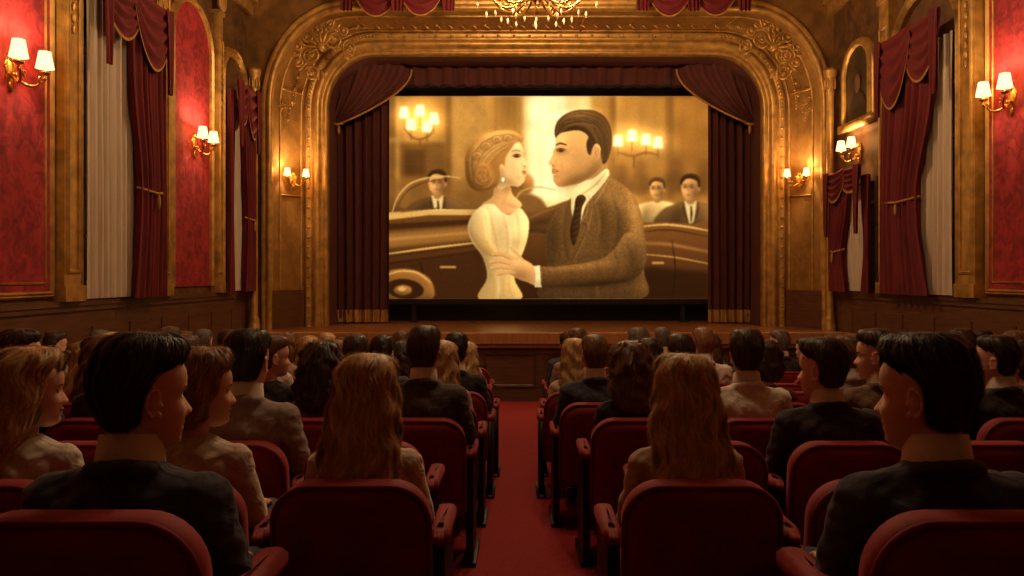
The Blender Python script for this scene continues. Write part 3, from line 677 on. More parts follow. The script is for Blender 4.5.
paint([(551.4,138),(551,127.5),(557,117),(570,110.5),(588,110),(600.5,116.5),(607,129),(607.5,146),(603.5,160),(599,164),(597,154),(593.5,144),(589,147),(586.4,155),(583.4,152),(582.4,143),(584,136),(575,130.5),(562,131.8),(555,134)],(58,35,17),1.0,vol=.35,vs=6,ld=(.3,-.9))
strands([(552,136),(552.5,123),(562,114),(580,110.8),(600,117),(607,135),(604.5,158)],[(555,134),(560,128),(570,125),(582,128),(588,134),(592,142),(598,162)],140,[(112,76,38),(38,21,10),(84,54,26),(146,102,54),(48,28,14)],.62,.4)
strands([(553,132),(560,122),(574,117),(590,119),(600,130)],[(556,133),(566,127),(578,124),(590,128),(597,138)],40,[(150,106,58),(40,22,10),(96,62,30)],.6,.4)
shade(574,114,14,3,.5,-6)
paint([(590,146),(593.6,144),(596.6,148.5),(595.4,156),(593,160),(590.5,156)],(214,154,92),.8,vol=.25,vs=2); line([(591.4,147.5),(594.6,149),(594.4,154),(592,158)],.9,(140,86,44),.7,.8); line([(592.4,151),(591.4,155)],1,(120,70,36),.8,.6)
line([(551.6,145.4),(556,143),(563,145)],1.9,(48,28,13),.8,.95); paint([(552.4,150.6),(556,148.9),(560.4,150.8),(556.4,152.1)],(40,23,11),.7,.95); line([(551.8,149.8),(556.6,147.8),(562,150.2)],.9,(34,19,9),.6,.95); el(554.4,150.2,.6,.5,(246,214,160),.4,.8)
line([(547.6,169.6),(550.4,169.4),(554.6,170.8)],1.2,(146,82,50),.7,.9); line([(548,172.6),(553.6,172.8)],1.3,(168,102,64),.8,.85); line([(547.8,171.1),(554.6,171.6)],.6,(84,42,22),.5,.9); el(548.8,165.2,1.2,.7,(120,72,38),.6,.85); line([(553,158.8),(551.4,163),(553.2,165.2)],.9,(166,108,60),1,.75); line([(557.4,163),(558.8,168),(557.4,173)],1.1,(172,114,64),1.5,.5)
OFF[:]=[0,0]
# his forearm, cuff and hand
paint([(643,236),(646,258),(639,276),(614,284.5),(562,288),(538,287),(537,268),(560,266),(598,260),(615,248),(626,233)],(132,92,48),1,c2=(84,54,25),vol=.28,vs=7,ld=(.1,-1),tex=.035)
shade(588,266,26,3,.22,-5); shade(634,262,6,10,-.2); shade(600,284,30,3,-.25,-6)
for L in ([(614,252),(619,264),(613,278)],[(596,264),(600,274),(596,284)],[(626,244),(633,256),(632,272)],[(570,270),(572,278),(570,286)]): line(L,1.8,(68,42,19),2.2,.45)
paint([(532.5,266),(540,265.5),(541.5,287),(534.5,287)],(252,236,190),.9,1,False); line([(540.5,266),(541.5,276),(541,286)],1.2,(140,96,50),1,.8); shade(537,284,4,3,-.2)
paint([(534,267),(525,260),(516,256.5),(509,258.5),(506,265),(509,273),(517,278.5),(527,282),(535,284)],(220,162,102),.9,vol=.2,vs=6,ld=(.1,-1))
for (x0,y0,x1,y1,x2,y2) in ((513,258.5,502,253.5,492,254),(510,262.8,499,260,489,261.8),(509,267.2,499,266,490,268.2),(511,271.8,503,271.8,495.5,273.8)):
    line([(x0+5,y0+1),(x0,y0),(x1,y1),(x2,y2)],4.4,(222,166,106),.8); line([(x0,y0+2.3),(x1,y1+2.1),(x2+1,y2+1.8)],.8,(140,90,46),.8,.7); line([(x0,y0-1.2),(x1,y1-1.2)],.8,(246,198,134),.8,.5)
line([(524,261),(516,253),(510,247.5)],3.6,(226,170,110),.8); shade(522,274,7,4,-.16); shade(516,262,4,3,.08)
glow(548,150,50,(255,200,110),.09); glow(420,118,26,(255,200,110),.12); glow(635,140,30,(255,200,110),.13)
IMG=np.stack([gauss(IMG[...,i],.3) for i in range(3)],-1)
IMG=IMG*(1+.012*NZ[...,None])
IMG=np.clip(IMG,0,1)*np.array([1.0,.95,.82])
LIN=np.where(IMG<=.04045,IMG/12.92,((IMG+.055)/1.055)**2.4)
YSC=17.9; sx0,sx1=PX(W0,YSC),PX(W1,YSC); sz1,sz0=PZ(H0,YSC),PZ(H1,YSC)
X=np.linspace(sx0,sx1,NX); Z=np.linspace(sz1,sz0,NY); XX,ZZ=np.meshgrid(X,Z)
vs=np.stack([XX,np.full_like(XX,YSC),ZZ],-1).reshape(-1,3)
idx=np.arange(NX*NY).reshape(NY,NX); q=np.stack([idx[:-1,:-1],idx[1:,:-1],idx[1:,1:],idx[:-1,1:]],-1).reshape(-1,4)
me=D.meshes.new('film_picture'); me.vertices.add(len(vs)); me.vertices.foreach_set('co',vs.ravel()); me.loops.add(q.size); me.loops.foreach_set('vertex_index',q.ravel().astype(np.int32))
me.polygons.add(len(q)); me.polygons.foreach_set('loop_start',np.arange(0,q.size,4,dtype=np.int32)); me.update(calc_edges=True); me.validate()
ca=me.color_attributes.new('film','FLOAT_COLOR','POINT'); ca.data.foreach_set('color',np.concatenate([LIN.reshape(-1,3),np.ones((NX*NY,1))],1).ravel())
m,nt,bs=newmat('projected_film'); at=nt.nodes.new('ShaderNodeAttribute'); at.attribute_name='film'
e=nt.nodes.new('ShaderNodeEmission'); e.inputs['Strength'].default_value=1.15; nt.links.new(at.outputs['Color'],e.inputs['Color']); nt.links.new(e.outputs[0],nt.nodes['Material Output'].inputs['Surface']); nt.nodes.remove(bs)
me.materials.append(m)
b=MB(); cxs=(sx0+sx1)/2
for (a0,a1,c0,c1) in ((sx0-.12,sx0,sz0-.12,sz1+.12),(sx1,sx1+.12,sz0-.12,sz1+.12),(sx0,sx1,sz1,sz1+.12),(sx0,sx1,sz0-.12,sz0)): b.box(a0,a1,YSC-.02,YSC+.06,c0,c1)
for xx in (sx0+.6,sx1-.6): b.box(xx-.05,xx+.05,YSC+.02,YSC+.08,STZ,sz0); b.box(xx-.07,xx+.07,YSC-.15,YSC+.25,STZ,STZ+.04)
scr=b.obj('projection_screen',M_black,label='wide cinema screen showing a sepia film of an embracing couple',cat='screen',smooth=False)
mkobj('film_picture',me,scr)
# ------------------------------------------------------------------ sconces
b=MB(); b.ell((.02,0,-.02),(.03,.075,.17),16,12); b.ell((.035,0,.1),(.03,.04,.06),10,8); b.ell((.035,0,-.2),(.025,.03,.06),10,8)
for sg in (1,-1):
    b.tube([(.03,sg*(.05+.03*math.cos(i*.5)*(1-i/24)),-.02+.09*math.sin(i*.5)*(1-i/24)) for i in range(20)],.012,6)
b.ell((.06,0,-.08),(.05,.04,.04),10,8)
sc=b.obj('wall_sconce',M_brass,label='brass two-arm wall sconce with glowing cream shades',cat='wall lamp',group='wall sconces')
for sg in (1,-1):
    b=MB(); pts=[]; 
    for i in range(17):
        t=i/16; pts.append((.06+.2*math.sin(t*math.pi/2),sg*.22*t,-.08-.12*math.sin(t*math.pi)*(1-.2*t)+.06*t*t))
    b.tube(pts,[.016-.004*i/16 for i in range(17)],8)
    x,y,z=pts[-1]
    b.lathe([(0,-.02),(.02,-.01),(.045,.0),(.055,.02),(.02,.025),(.012,.03),(.012,.11),(0,.11)],14,Matrix.Translation((x,y,z)))
    b.tube([(x+.0,y*.6+.03*math.cos(i*.5)*(1-i/20),z-.08+.03*math.sin(i*.5)) for i in range(14)],.008,6)
    b.ell((x,y,z-.05),(.015,.015,.03),8,6)
    b.obj('lamp_arm',M_brass,sc)
    b=MB(); b.lathe([(.092,.06),(.088,.065),(.058,.235),(.056,.232),(.088,.06)],24,Matrix.Translation((x,y,z))); b.obj('lamp_shade',M_shade,sc)
    b=MB(); b.ell((x,y,z+.14),(.018,.018,.035),10,8); b.obj('bulb',M_bulb,sc)
    l=D.lights.new('sconce_light','POINT'); l.energy=46; l.color=(1,.65,.32); l.shadow_soft_size=.03
    lo=D.objects.new('sconce_light',l); COL.objects.link(lo); lo.parent=sc; lo.location=(x+.0,y,z+.2)
sc.location=(XL,8.15,3.42)
copytree(sc,(XL,12.8,3.42),0)
for loc,rz in (((-4.47,15.96,3.22),-math.pi/2+.6),((5.64,15.96,3.22),-math.pi/2-.6)):
    o=copytree(sc,loc,rz); o.scale=(.85,.85,.85)
copytree(sc,(XR,9.8,3.5),math.pi); copytree(sc,(XR,14.2,3.5),math.pi)
copytree(sc,(XL,3.2,3.42),0); copytree(sc,(XR,3.8,3.42),math.pi)  # two added sconces out of view, for side light on the near rows
# ------------------------------------------------------------------ chandelier
chx,chy=PX(537,11.5),11.5; zb=PZ(15,11.5)
b=MB(); b.lathe([(0,0),(.03,.02),(.05,.06),(.03,.1),(.02,.13),(.07,.18),(.12,.26),(.13,.34),(.08,.42),(.04,.46),(.05,.6),(.1,.7),(.06,.8),(.03,.9),(.02,1.2),(.0,1.2)],24)
b.tube([(0,0,1.15),(0,0,CEIL-zb-.05)],.014,8); b.lathe([(0,CEIL-zb-.12),(.12,CEIL-zb-.08),(.16,CEIL-zb),(0,CEIL-zb)],20)
ch=b.obj('chandelier',M_brass,label='large ornate brass chandelier with curling arms and crystals',cat='chandelier',loc=(chx,chy,zb))
for kx in range(12):
    a=2*math.pi*kx/12; ca_,sa=math.cos(a),math.sin(a)
    b=MB(); pr=[]
    for i in range(22):
        t=i/21; r=.08+.78*t; z=.3-.22*math.sin(t*math.pi*1.0)+.26*t**3; pr.append((r,z))
    b.tube([(r*ca_,r*sa,z) for r,z in pr],.018,8)
    b.tube([((.45+.09*(1-i/26)*math.cos(i*.45))*ca_,(.45+.09*(1-i/26)*math.cos(i*.45))*sa,.2+.09*(1-i/26)*math.sin(i*.45)) for i in range(22)],.012,6)
    r,z=pr[-1]
    b.lathe([(0,-.05),(.03,-.02),(.07,.02),(.075,.03),(.02,.035),(.016,.04),(.016,.16),(0,.16)],12,Matrix.Translation((r*ca_,r*sa,z)))
    b.obj('chandelier_arm',M_brass,ch)
    b=MB(); b.ell((r*ca_,r*sa,z+.2),(.02,.02,.05),8,8); b.obj('candle_bulb',M_bulb,ch)
    for rr,zz in ((.86,.1),(.6,-.02),(.35,.0)):
        b=MB(); b.lathe([(0,.05),(.014,.02),(.018,-.01),(0,-.06)],6,Matrix.Translation((rr*ca_,rr*sa,zz+.05)))
        b.obj('crystal_drop',M_cryst,ch,smooth=False)
def plight(name,loc,e,c,r=.15,par=None):
    l=D.lights.new(name,'POINT'); l.energy=e; l.color=c; l.shadow_soft_size=r; o=D.objects.new(name,l); COL.objects.link(o); o.location=loc
    if par: o.parent=par
    return o
for kx in range(4):
    a=math.pi/4+kx*math.pi/2; plight('chandelier_light',(.55*math.cos(a),.55*math.sin(a),.95),150,(1,.69,.38),.1,ch)
ch_fill=copytree(ch,(.5,5.2,zb)); ch_fill['label']='added unseen brass chandelier as fill light over the seating'  # added copy above the view, lights the heads and backs of the audience
for c in ch_fill.children:
    if c.type=='LIGHT': c.data=c.data.copy(); c.data.energy=80
# ------------------------------------------------------------------ seats
def outline(w,z0,z1,r,n=8):
    P=[]
    for cx,cz,a0,rr in ((w-r,z1-r,0,r),(-w+r,z1-r,90,r),(-w+.05,z0+.05,180,.05),(w-.05,z0+.05,270,.05)):
        for i in range(n+1):
            a=math.radians(a0+90*i/n); P.append((cx+rr*math.cos(a),cz+rr*math.sin(a)))
    return P
def pad(b,P,rings,M=None):
    cx=sum(p[0] for p in P)/len(P); cz=sum(p[1] for p in P)/len(P); rows=[]
    for ins,y in rings:
        rows.append([(cx+(x-cx)*(1-ins),y,cz+(z-cz)*(1-ins)) for x,z in P])
    n=len(P); v=[p for r in rows for p in r]; f=[]
    for i in range(len(rows)-1):
        for k in range(n): a=i*n+k; c=i*n+(k+1)%n; f.append((a,c,c+n,a+n))
    f.append(tuple(range(n))[::-1]); f.append(tuple((len(rows)-1)*n+k for k in range(n))); b.add(v,f,M)
SEATBACK=Matrix.Translation((0,-.2,.38))@Matrix.Rotation(math.radians(7),4,'X')@Matrix.Translation((0,0,-.38))
def part_back(b):
    P=outline(.245,.3,.815,.12); pad(b,P,[(.5,-.088),(.2,-.085),(.07,-.075),(.0,-.05),(0,.01),(.05,.035),(.2,.05),(.5,.055)],SEATBACK)
    b.tube([SEATBACK@Vector((x*1.005,-.06,z)) for x,z in P],.008,6,closed=True)
def part_seat(b):
    P=outline(.235,-.24,.24,.09)
    M=Matrix.Translation((0,.02,.385))@Matrix.Rotation(math.radians(-90),4,'X')
    pad(b,P,[(.4,-.06),(.12,-.058),(.02,-.035),(0,0),(.02,.04),(.12,.055),(.4,.06)],M)
def part_arm(b,sg):
    P=outline(.033,-.2,.17,.03,4); M=Matrix.Translation((sg*.265,.0,.60))@Matrix.Rotation(math.radians(-90),4,'X')
    pad(b,P,[(.5,-.03),(.15,-.025),(0,-.01),(0,.015),(.3,.025)],M)
def part_leg(b,sg):
    b.box(sg*.265-.02,sg*.265+.02,-.2,.16,.03,.58); b.box(sg*.265-.035,sg*.265+.035,-.22,.2,-.03,.03)
b=MB(); part_back(b); seat=D.objects.new('theatre_seat',None); 
COL.objects.link(seat); seat['label']='red velvet theatre seat with rounded padded back and armrests'; seat['category']='seat'; seat['group']='rows of red theatre seats'
b.obj('backrest',M_velvet,seat)
b=MB(); part_seat(b); b.obj('seat_cushion',M_velvet,seat)
for sg in (1,-1):
    b=MB(); part_arm(b,sg); b.obj('armrest',M_velvet,seat); b=MB(); part_leg(b,sg); b.obj('leg',M_iron,seat,smooth=False)
b=MB(); part_back(b); part_seat(b); part_arm(b,1); part_arm(b,-1); b.cm=1; part_leg(b,1); part_leg(b,-1)
SM=b.mesh('theatre_seat',[M_velvet,M_iron])
NR=10
ROWD=[1.95+.85*i for i in range(NR)]
SL={0:[-.92,-1.52],1:[-.52,-1.11,-1.70],2:[-.64,-1.22,-1.80,-2.38],3:[-.52+-.57*i for i in range(5)],4:[-.5-.57*i for i in range(6)],5:[-.47-.57*i for i in range(7)],6:[-.45-.57*i for i in range(8)]}
SR={0:[1.0,1.6],1:[.58,1.17,1.76],2:[.80,1.40,2.0,2.58],3:[.64,1.28,2.03,2.70,3.28],4:[.52+.57*i for i in range(6)],5:[.45+.57*i for i in range(7)],6:[.5+.57*i for i in range(8)]}
for r in range(7,NR):
    SL[r]=[-.57-.57*i for i in range(8) if -.57-.57*i>-4.8]; SR[r]=[.6+.57*i for i in range(9) if .6+.57*i<5.6]
first=True
for r in range(NR):
    for x in SL[r]+SR[r]:
        loc=(x,ROWD[r],fl(ROWD[r])+.012)
        if r<5:
            if first: seat.location=loc; first=False; sN=seat
            else: sN=copytree(seat,loc); sN.scale=(1,1,1)
            if r==0: sN.scale=(1.08,1,1.12)
        else:
            mkobj('theatre_seat',SM,None,seat['label'],'seat',seat['group'],loc=loc)
# ------------------------------------------------------------------ people
PIV=Vector((0,-.045,.935)); HS=1.07
def headM(yaw,tilt): return Matrix.Translation(PIV)@Matrix.Rotation(math.radians(yaw),4,'Z')@Matrix.Rotation(math.radians(tilt),4,'X')@Matrix.Translation((0,.025,.152))@Matrix.Scale(HS,4)
def remesh(b,vox,smooth_it,name,wr=0):
    me=D.meshes.new('tmp'); me.from_pydata(b.v,[],b.f); o=D.objects.new('tmp',me); COL.objects.link(o)
    m=o.modifiers.new('r','REMESH'); m.mode='VOXEL'; m.voxel_size=vox
    if smooth_it: s=o.modifiers.new('s','SMOOTH'); s.factor=.5; s.iterations=smooth_it
    dg=bpy.context.evaluated_depsgraph_get(); dg.update(); r=D.meshes.new_from_object(o.evaluated_get(dg)); r.name=name
    D.objects.remove(o); D.meshes.remove(me)
    if wr:
        ns=[v.normal.copy() for v in r.vertices]
        for v,nn_ in zip(r.vertices,ns):
            c=v.co; q=noise.noise(Vector((c.x*9,c.y*14,c.z*20+c.x*8)))+.5*noise.noise(Vector((c.x*30,c.y*20+3,c.z*34-c.x*20)))
            v.co=c+nn_*(q*wr)
        r.update()
    r.polygons.foreach_set('use_smooth',[True]*len(r.polygons)); r.materials.clear(); return r
def SP(z,pts): return float(np.interp(z,pts[0],pts[1]))
HWm=[(-.118,.012),(-.112,.024),(-.10,.038),(-.085,.047),(-.065,.054),(-.04,.061),(-.01,.067),(.02,.0715),(.05,.074),(.075,.070),(.095,.059),(.11,.040),(.118,.015)]
YF=[(-.118,.052),(-.112,.068),(-.100,.0795),(-.088,.0775),(-.078,.0800),(-.066,.0825),(-.055,.0835),(-.04,.0815),(-.02,.079),(.002,.0765),(.018,.083),(.04,.0855),(.06,.082),(.08,.070),(.095,.053),(.11,.028),(.118,.005)]
YBK=[(-.118,.028),(-.105,.0),(-.085,-.03),(-.06,-.062),(-.04,-.082),(-.02,-.095),(.02,-.107),(.05,-.106),(.08,-.088),(.1,-.06),(.112,-.035),(.118,-.015)]
def smooth_tab(T,n=61):
    z=np.linspace(-.118,.118,n); v=np.interp(z,[p[0] for p in T],[p[1] for p in T])
    for _ in range(2): v[1:-1]=.25*v[:-2]+.5*v[1:-1]+.25*v[2:]
    return (z,v)
HWm,YF,YBK=map(smooth_tab,(HWm,YF,YBK))
def G(x,s): return math.exp(-.5*(x/s)**2)
def face_d(x,z,f):
    ax=abs(x); d=0
    if -.052<z<.02:
        if z>-.031: h=.0225*max(0,(.014-z)/.045)**1.15
        else: h=.0225*max(0,1-((-.031-z)/.0165)**2)
        sx=.0062+.0045*min(1,max(0,(.014-z)/.045)); d+=h*G(x,sx)*(.88 if f else 1.03)
    d+=.0085*G(ax-.0125,.0045)*G(z+.038,.0055)
    d-=.0105*G(ax-.030,.0135)*G(z-.001,.0095); d+=.0078*G(ax-.031,.0095)*G(z+.0005,.0062)
    d-=.0014*G(ax-.031,.012)*G(z-.0085,.0016)
    d+=(.0015 if f else .0035)*G(ax-.026,.016)*G(z-.0185,.006)
    d+=.0060*G(ax-.037,.016)*G(z+.034,.015)
    d-=.0025*G(ax-.028,.006)*G(z+.056,.012)
    d+=.0050*G(x,.017)*G(z+.0605,.0036); d+=.0055*G(x,.015)*G(z+.0725,.0042)
    zc=-.0675+.0060*(ax/.025)**2
    d-=.0042*G(z-zc,.0017)*(1 if ax<.027 else G(ax-.027,.004))
    d+=.0045*G(x,.014)*G(z+.100,.010)
    return d
def head_parts(b,M,f,hi):
    NA,NZ_=(128,110) if hi else (56,50); rows=[]
    for j in range(NZ_+1):
        z=-.1179+.2358*j/NZ_
        k=1-(.06 if f else 0)*min(1,max(0,(.03-z)/.06))
        w=SP(z,HWm)*k; yf=SP(z,YF); yb=SP(z,YBK); c=-.012+.03*max(0,min(1,(.02-z)/.12)); c=min(c,yf-.01); c=max(c,yb+.006); row=[]
        for i in range(NA):
            a=2*math.pi*i/NA; ca,sa=math.cos(a),math.sin(a)
            x=w*(1 if ca>=0 else -1)*abs(ca)**.92
            if sa>0: 
                y=c+(yf-c)*(sa**(.82+.25*max(0,min(1,(z-.02)/.05)))); y+=face_d(x,z,f)*min(1,sa*2.5)
            else: y=c-(c-yb)*abs(sa)
            row.append((x,y,z))
        rows.append([M@Vector(q) for q in row])
    b.grid(rows,close=True)
    for r,top in ((rows[0],0),(rows[-1],1)):
        cen=sum(r,Vector())/NA
        b.add([cen]+r,[(0,1+i,1+(i+1)%NA) if top else (0,1+(i+1)%NA,1+i) for i in range(NA)])
    E=lambda c,r,n=18,v=12: b.ell(c,r,n,v,M)
    k=.94 if f else 1
    E((0,.022,-.088),(.042*k,.044,.022))
    for s in (1,-1):
        pts=[]
        for i in range(15):
            a=math.radians(-50+i*290/14); pts.append((s*(.0755+.007*math.sin(max(0,math.pi*i/14))),-.012-.0150*math.sin(a-.3),-.006+.029*math.cos(a-.3)))
        b.tube([M@Vector(q) for q in pts],[.0044]*15,8)
        E((s*.0745,-.008,-.008),(.0060,.014,.025)); E((s*.0755,.002,-.033),(.0060,.0070,.009)); E((s*.074,.006,-.012),(.004,.005,.006))
def arms_pts(f):
    k=.88 if f else 1
    out=[]
    for s in (1,-1):
        out.append(((s*.172*k,-.055,.848),(s*.228*k,-.02,.64),(s*.14,.2,.595)))
    return out
def body_mesh(f,yaw,tilt,vox,name):
    b=MB(); M=headM(yaw,tilt); head_parts(b,M,f,vox<.007); k=.88 if f else 1
    nt=M@Vector((0,-.022,-.07)); nr=.045 if f else .056
    b.caps(nt,PIV+Vector((0,-.005,-.03)),nr,nr*1.05)
    b.caps(PIV+Vector((0,0,-.05)),PIV+Vector((0,0,-.12)),nr*1.1,.08)
    b.ell((0,-.045,.76),(.15*k,.105,.155),32,20); b.ell((0,-.02,.645),(.13*k,.095,.13),32,20); b.ell((0,0,.54),(.165,.12,.10),32,20)
    for s in (1,-1): b.caps((s*.03,-.05,.885),(s*.15*k,-.055,.845),.05,.05)
    for (sh,el_,wr),s in zip(arms_pts(f),(1,-1)):
        b.caps(sh,el_,.05*k,.038*k); b.caps(el_,wr,.038*k,.026)
        wr=Vector(wr); b.caps(wr,wr+Vector((-s*.02,.06,-.002)),.022,.024); b.ell(wr+Vector((-s*.02,.055,-.002)),(.04,.048,.016),12,8)
        for i in range(4):
            p=wr+Vector((-s*.02+(i-1.5)*.0195,.09,0)); L=(.034,.042,.04,.03)[i if s>0 else 3-i]
            b.tube([p,p+Vector((0,L*.8,.006)),p+Vector((0,L*1.5,-.004)),p+Vector((0,L*2,-.02))],[.0092,.0088,.0082,.0065],8)
        p=wr+Vector((-s*.05,.03,-.003)); b.tube([p,p+Vector((-s*.025,.025,.002)),p+Vector((-s*.035,.055,-.004))],[.012,.0105,.008],8)
        hp=(s*.09,.02,.52); kn=(s*.12,.42,.515); an=(s*.12,.42,.10)
        b.caps(hp,kn,.082,.056); b.caps(kn,an,.054,.036); b.ell((s*.12,.49,.04),(.042,.11,.035)); b.ell((s*.12,.42,.05),(.036,.045,.04))
    me=remesh(b,vox,1,name)
    for m in (M_skin,M_lip,M_brow,M_eye,M_iris): me.materials.append(m)
    Mi=M.inverted(); idx=[0]*len(me.polygons)
    for p in me.polygons:
        if p.center.z<.9: continue
        c=Mi@p.center
        if c.y<.05: continue
        ax=abs(c.x); zc=-.0675+.0060*(ax/.025)**2; hw=.0085*max(0,1-(ax/.026)**2)**.6
        if ax<.026 and zc-hw<c.z<zc+hw*.85: idx[p.index]=1
        elif .013<ax<.047 and abs(c.z-(.0195+.004*(1-((ax-.030)/.017)**2)))<(.0018 if f else .0030)*(1-.5*max(0,(ax-.03)/.017)): idx[p.index]=2
        elif ((ax-.031)/.0125)**2+((c.z)/.0048)**2<1: idx[p.index]=4 if abs(ax-.031)<.0050 else 3
        elif ((ax-.031)/.0140)**2+((c.z-.001)/.0062)**2<1 and c.z>.001: idx[p.index]=2
    me.polygons.foreach_set('material_index',idx)
    return me
def jacket_mesh(f,yaw,vox,name):
    b=MB(); k=.88 if f else 1; g=.012 if f else .022
    b.ell((0,-.045,.765),(.160*k+g,.112+g,.160),32,20); b.ell((0,-.02,.645),(.14*k+g,.1+g,.14),32,20); b.ell((0,0,.54),(.172,.125,.105),32,20)
    for s in (1,-1):
        b.caps((s*.03,-.052,.885),(s*.155*k,-.057,.842),.053+g*.6,.050+g*.6)
        b.caps((s*.0,-.075,.88),(s*.10*k,-.08,.82),.055+g*.4,.06+g*.4)
    for (sh,el_,wr) in arms_pts(f):
        b.caps(sh,el_,.054*k+g*.6,.046*k+g*.4); b.caps(el_,Vector(wr)+(Vector(el_)-Vector(wr))*.08,.046*k+g*.4,.036)
    if not f:
        P=[]
        for i in range(29):
            a=2*math.pi*i/28; 
            P.append((.080*math.cos(a),-.05+.08*math.sin(a),.918-.026*math.sin(a)))
        b.tube(P[:28],.018,8,closed=True)
    return remesh(b,vox,4,name,.008)
def trouser_mesh(f,vox,name):
    b=MB(); b.ell((0,0,.52),(.178,.132,.10),20,12)
    for s in (1,-1):
        b.caps((s*.09,.02,.52),(s*.12,.42,.515),.092,.068); b.caps((s*.12,.42,.515),(s*.12,.42,.14),.066,.052)
    return remesh(b,vox,3,name)
M_leather=pmat('black_leather',rgb(20,14,12),.3); SHOES=[]
for s in (1,-1):
    b=MB(); b.caps((s*.12,.42,.045),(s*.12,.57,.03),.05,.042); b.ell((s*.12,.5,.035),(.05,.12,.045)); b.ell((s*.12,.42,.06),(.045,.055,.055)); SHOES.append(remesh(b,.012,1,'shoe')); SHOES[-1].materials.append(M_leather)
b=MB(); P=[]
for z,r,dy in ((-.02,1.10,0),(.03,1.0,.005),(.062,.98,.008),(.062,1.04,.008),(.0,1.16,0)):
    P.append([(.065*r*math.cos(a),-.045+dy+.068*r*math.sin(a),.938+z-.014*math.sin(a)) for a in np.linspace(0,2*math.pi,28,endpoint=False)])
b.grid(P,close=True); M_shirt=pmat('white_cotton',rgb(220,210,195),.8,0,.05); COLLAR=b.mesh('shirt_collar',M_shirt)
# hair lofts with individual strand ribbons
def hair_mesh(name,lv,ns=110,nl=46,ridge=.004,curl=0,cf=30,wave=0,part=0,extra=None,seed=0,nst=0,sw=.0013,lift=.004,fl_=.006,tuck=.014):
    lv=np.array(lv,float); tt=np.linspace(0,1,nl)
    s=np.concatenate([[0],np.cumsum(np.hypot(np.diff(lv[:,0]),np.diff(lv[:,2])))]); s/=s[-1]
    Lv=np.stack([np.interp(tt,s,lv[:,i]) for i in range(4)],1)
    for _ in range(2):
        Q=Lv.copy(); Q[1:-1]=.25*Lv[:-2]+.5*Lv[1:-1]+.25*Lv[2:]; Lv=Q
    b=MB(); rows=[]
    def surf(t,a,off=0):
        z=np.interp(t,tt,Lv[:,0]); cy=np.interp(t,tt,Lv[:,1]); rx=np.interp(t,tt,Lv[:,2]); ry=np.interp(t,tt,Lv[:,3])
        if wave: a=a+wave*math.sin(z*38+seed)*.1
        x=rx*math.cos(a); y=cy+ry*math.sin(a)
        q=noise.noise(Vector((math.cos(a)*9+seed,math.sin(a)*9,z*4)))+.5*noise.noise(Vector((math.cos(a)*22,math.sin(a)*22+seed,z*5)))
        d=ridge*q*min(1,(rx/.06))+off; zz=z
        if curl:
            d+=curl*(noise.noise(Vector((x*cf+seed,y*cf,z*cf)))+.5*noise.noise(Vector((x*cf*2,y*cf*2+seed,z*cf*2))))
            zz=z+curl*.6*noise.noise(Vector((x*cf,y*cf+9,z*cf)))
        if wave: d+=.004*wave*math.sin(z*55+3*math.sin(a*3))
        if part and z>.06: zz-=.007*math.exp(-((x-.035)/.008)**2)
        return (x+d*math.cos(a),y+d*math.sin(a),zz+(off if t<.12 else off*.5))
    for j in range(nl):
        rows.append([surf(tt[j],2*math.pi*i/ns) for i in range(ns)])
    b.grid(rows,close=True)
    b.add([tuple(np.mean(rows[0],axis=0)+np.array([0,0,.002]))]+rows[0],[(0,1+(i+1)%ns,1+i) for i in range(ns)])
    b.add([tuple(np.mean(rows[-1],axis=0))]+rows[-1],[(0,1+i,1+(i+1)%ns) for i in range(ns)])
    rr=random.Random(seed+5)
    for k_ in range(nst):
        b.cm=1 if k_%2 else 0
        a0=rr.uniform(0,2*math.pi); t0=rr.uniform(.01,.6)**1.0; L=rr.uniform(.25,.5); t1=min(.965,t0+L); n_=9; da=rr.uniform(-.2,.2); of=rr.uniform(.0005,lift)*(1+ (rr.random()<.12)*1.0); ph=rr.uniform(0,6)
        v=[];f=[]
        for i in range(n_):
            u=i/(n_-1); t=t0+(t1-t0)*u; a=a0+da*u+(.05*math.sin(u*7+ph) if (wave or curl) else .02*math.sin(u*4+ph))
            off=of*math.sin(math.pi*min(1,u*1.3+.1)) if u<.7 else of*.8+fl_*(u-.7)*rr.uniform(.6,1)
            p=surf(t,a,off); w_=sw*(1-u*.75)
            if t1>.9: p=(p[0],p[1],p[2]-tuck*u*u)
            v+= [(p[0]+math.sin(a)*w_,p[1]-math.cos(a)*w_,p[2]),(p[0]-math.sin(a)*w_,p[1]+math.cos(a)*w_,p[2])]
        for i in range(n_-1): f.append((2*i,2*i+1,2*i+3,2*i+2))
        b.add(v,f)
    b.cm=0
    if extra: extra(b)
    return b.mesh(name,[M_brow,M_brow])
MEN=[(.140,-.008,.02,.03),(.137,-.004,.044,.058),(.127,-.004,.064,.080),(.106,-.010,.076,.092),(.080,-.018,.081,.093),(.054,-.036,.082,.081),(.024,-.052,.080,.064),(-.006,-.058,.074,.049),(-.034,-.052,.066,.043),(-.056,-.048,.056,.040),(-.068,-.046,.045,.034)]
MEN2=[(z-.006,cy,rx*.965,ry*.97) for z,cy,rx,ry in MEN]
TOPF=[(.145,-.01,.02,.03),(.14,-.01,.05,.062),(.127,-.012,.074,.086),(.104,-.017,.088,.097),(.075,-.025,.094,.097),(.045,-.038,.097,.09)]
LONG=TOPF+[(0,-.045,.103,.085),(-.05,-.053,.112,.08),(-.10,-.062,.118,.073),(-.15,-.08,.124,.064),(-.2,-.10,.127,.056),(-.25,-.118,.124,.05),(-.29,-.125,.105,.038),(-.31,-.125,.06,.02)]
BOB=TOPF+[(0,-.046,.100,.082),(-.05,-.055,.100,.076),(-.09,-.06,.090,.066),(-.115,-.06,.06,.045),(-.12,-.06,.03,.02)]
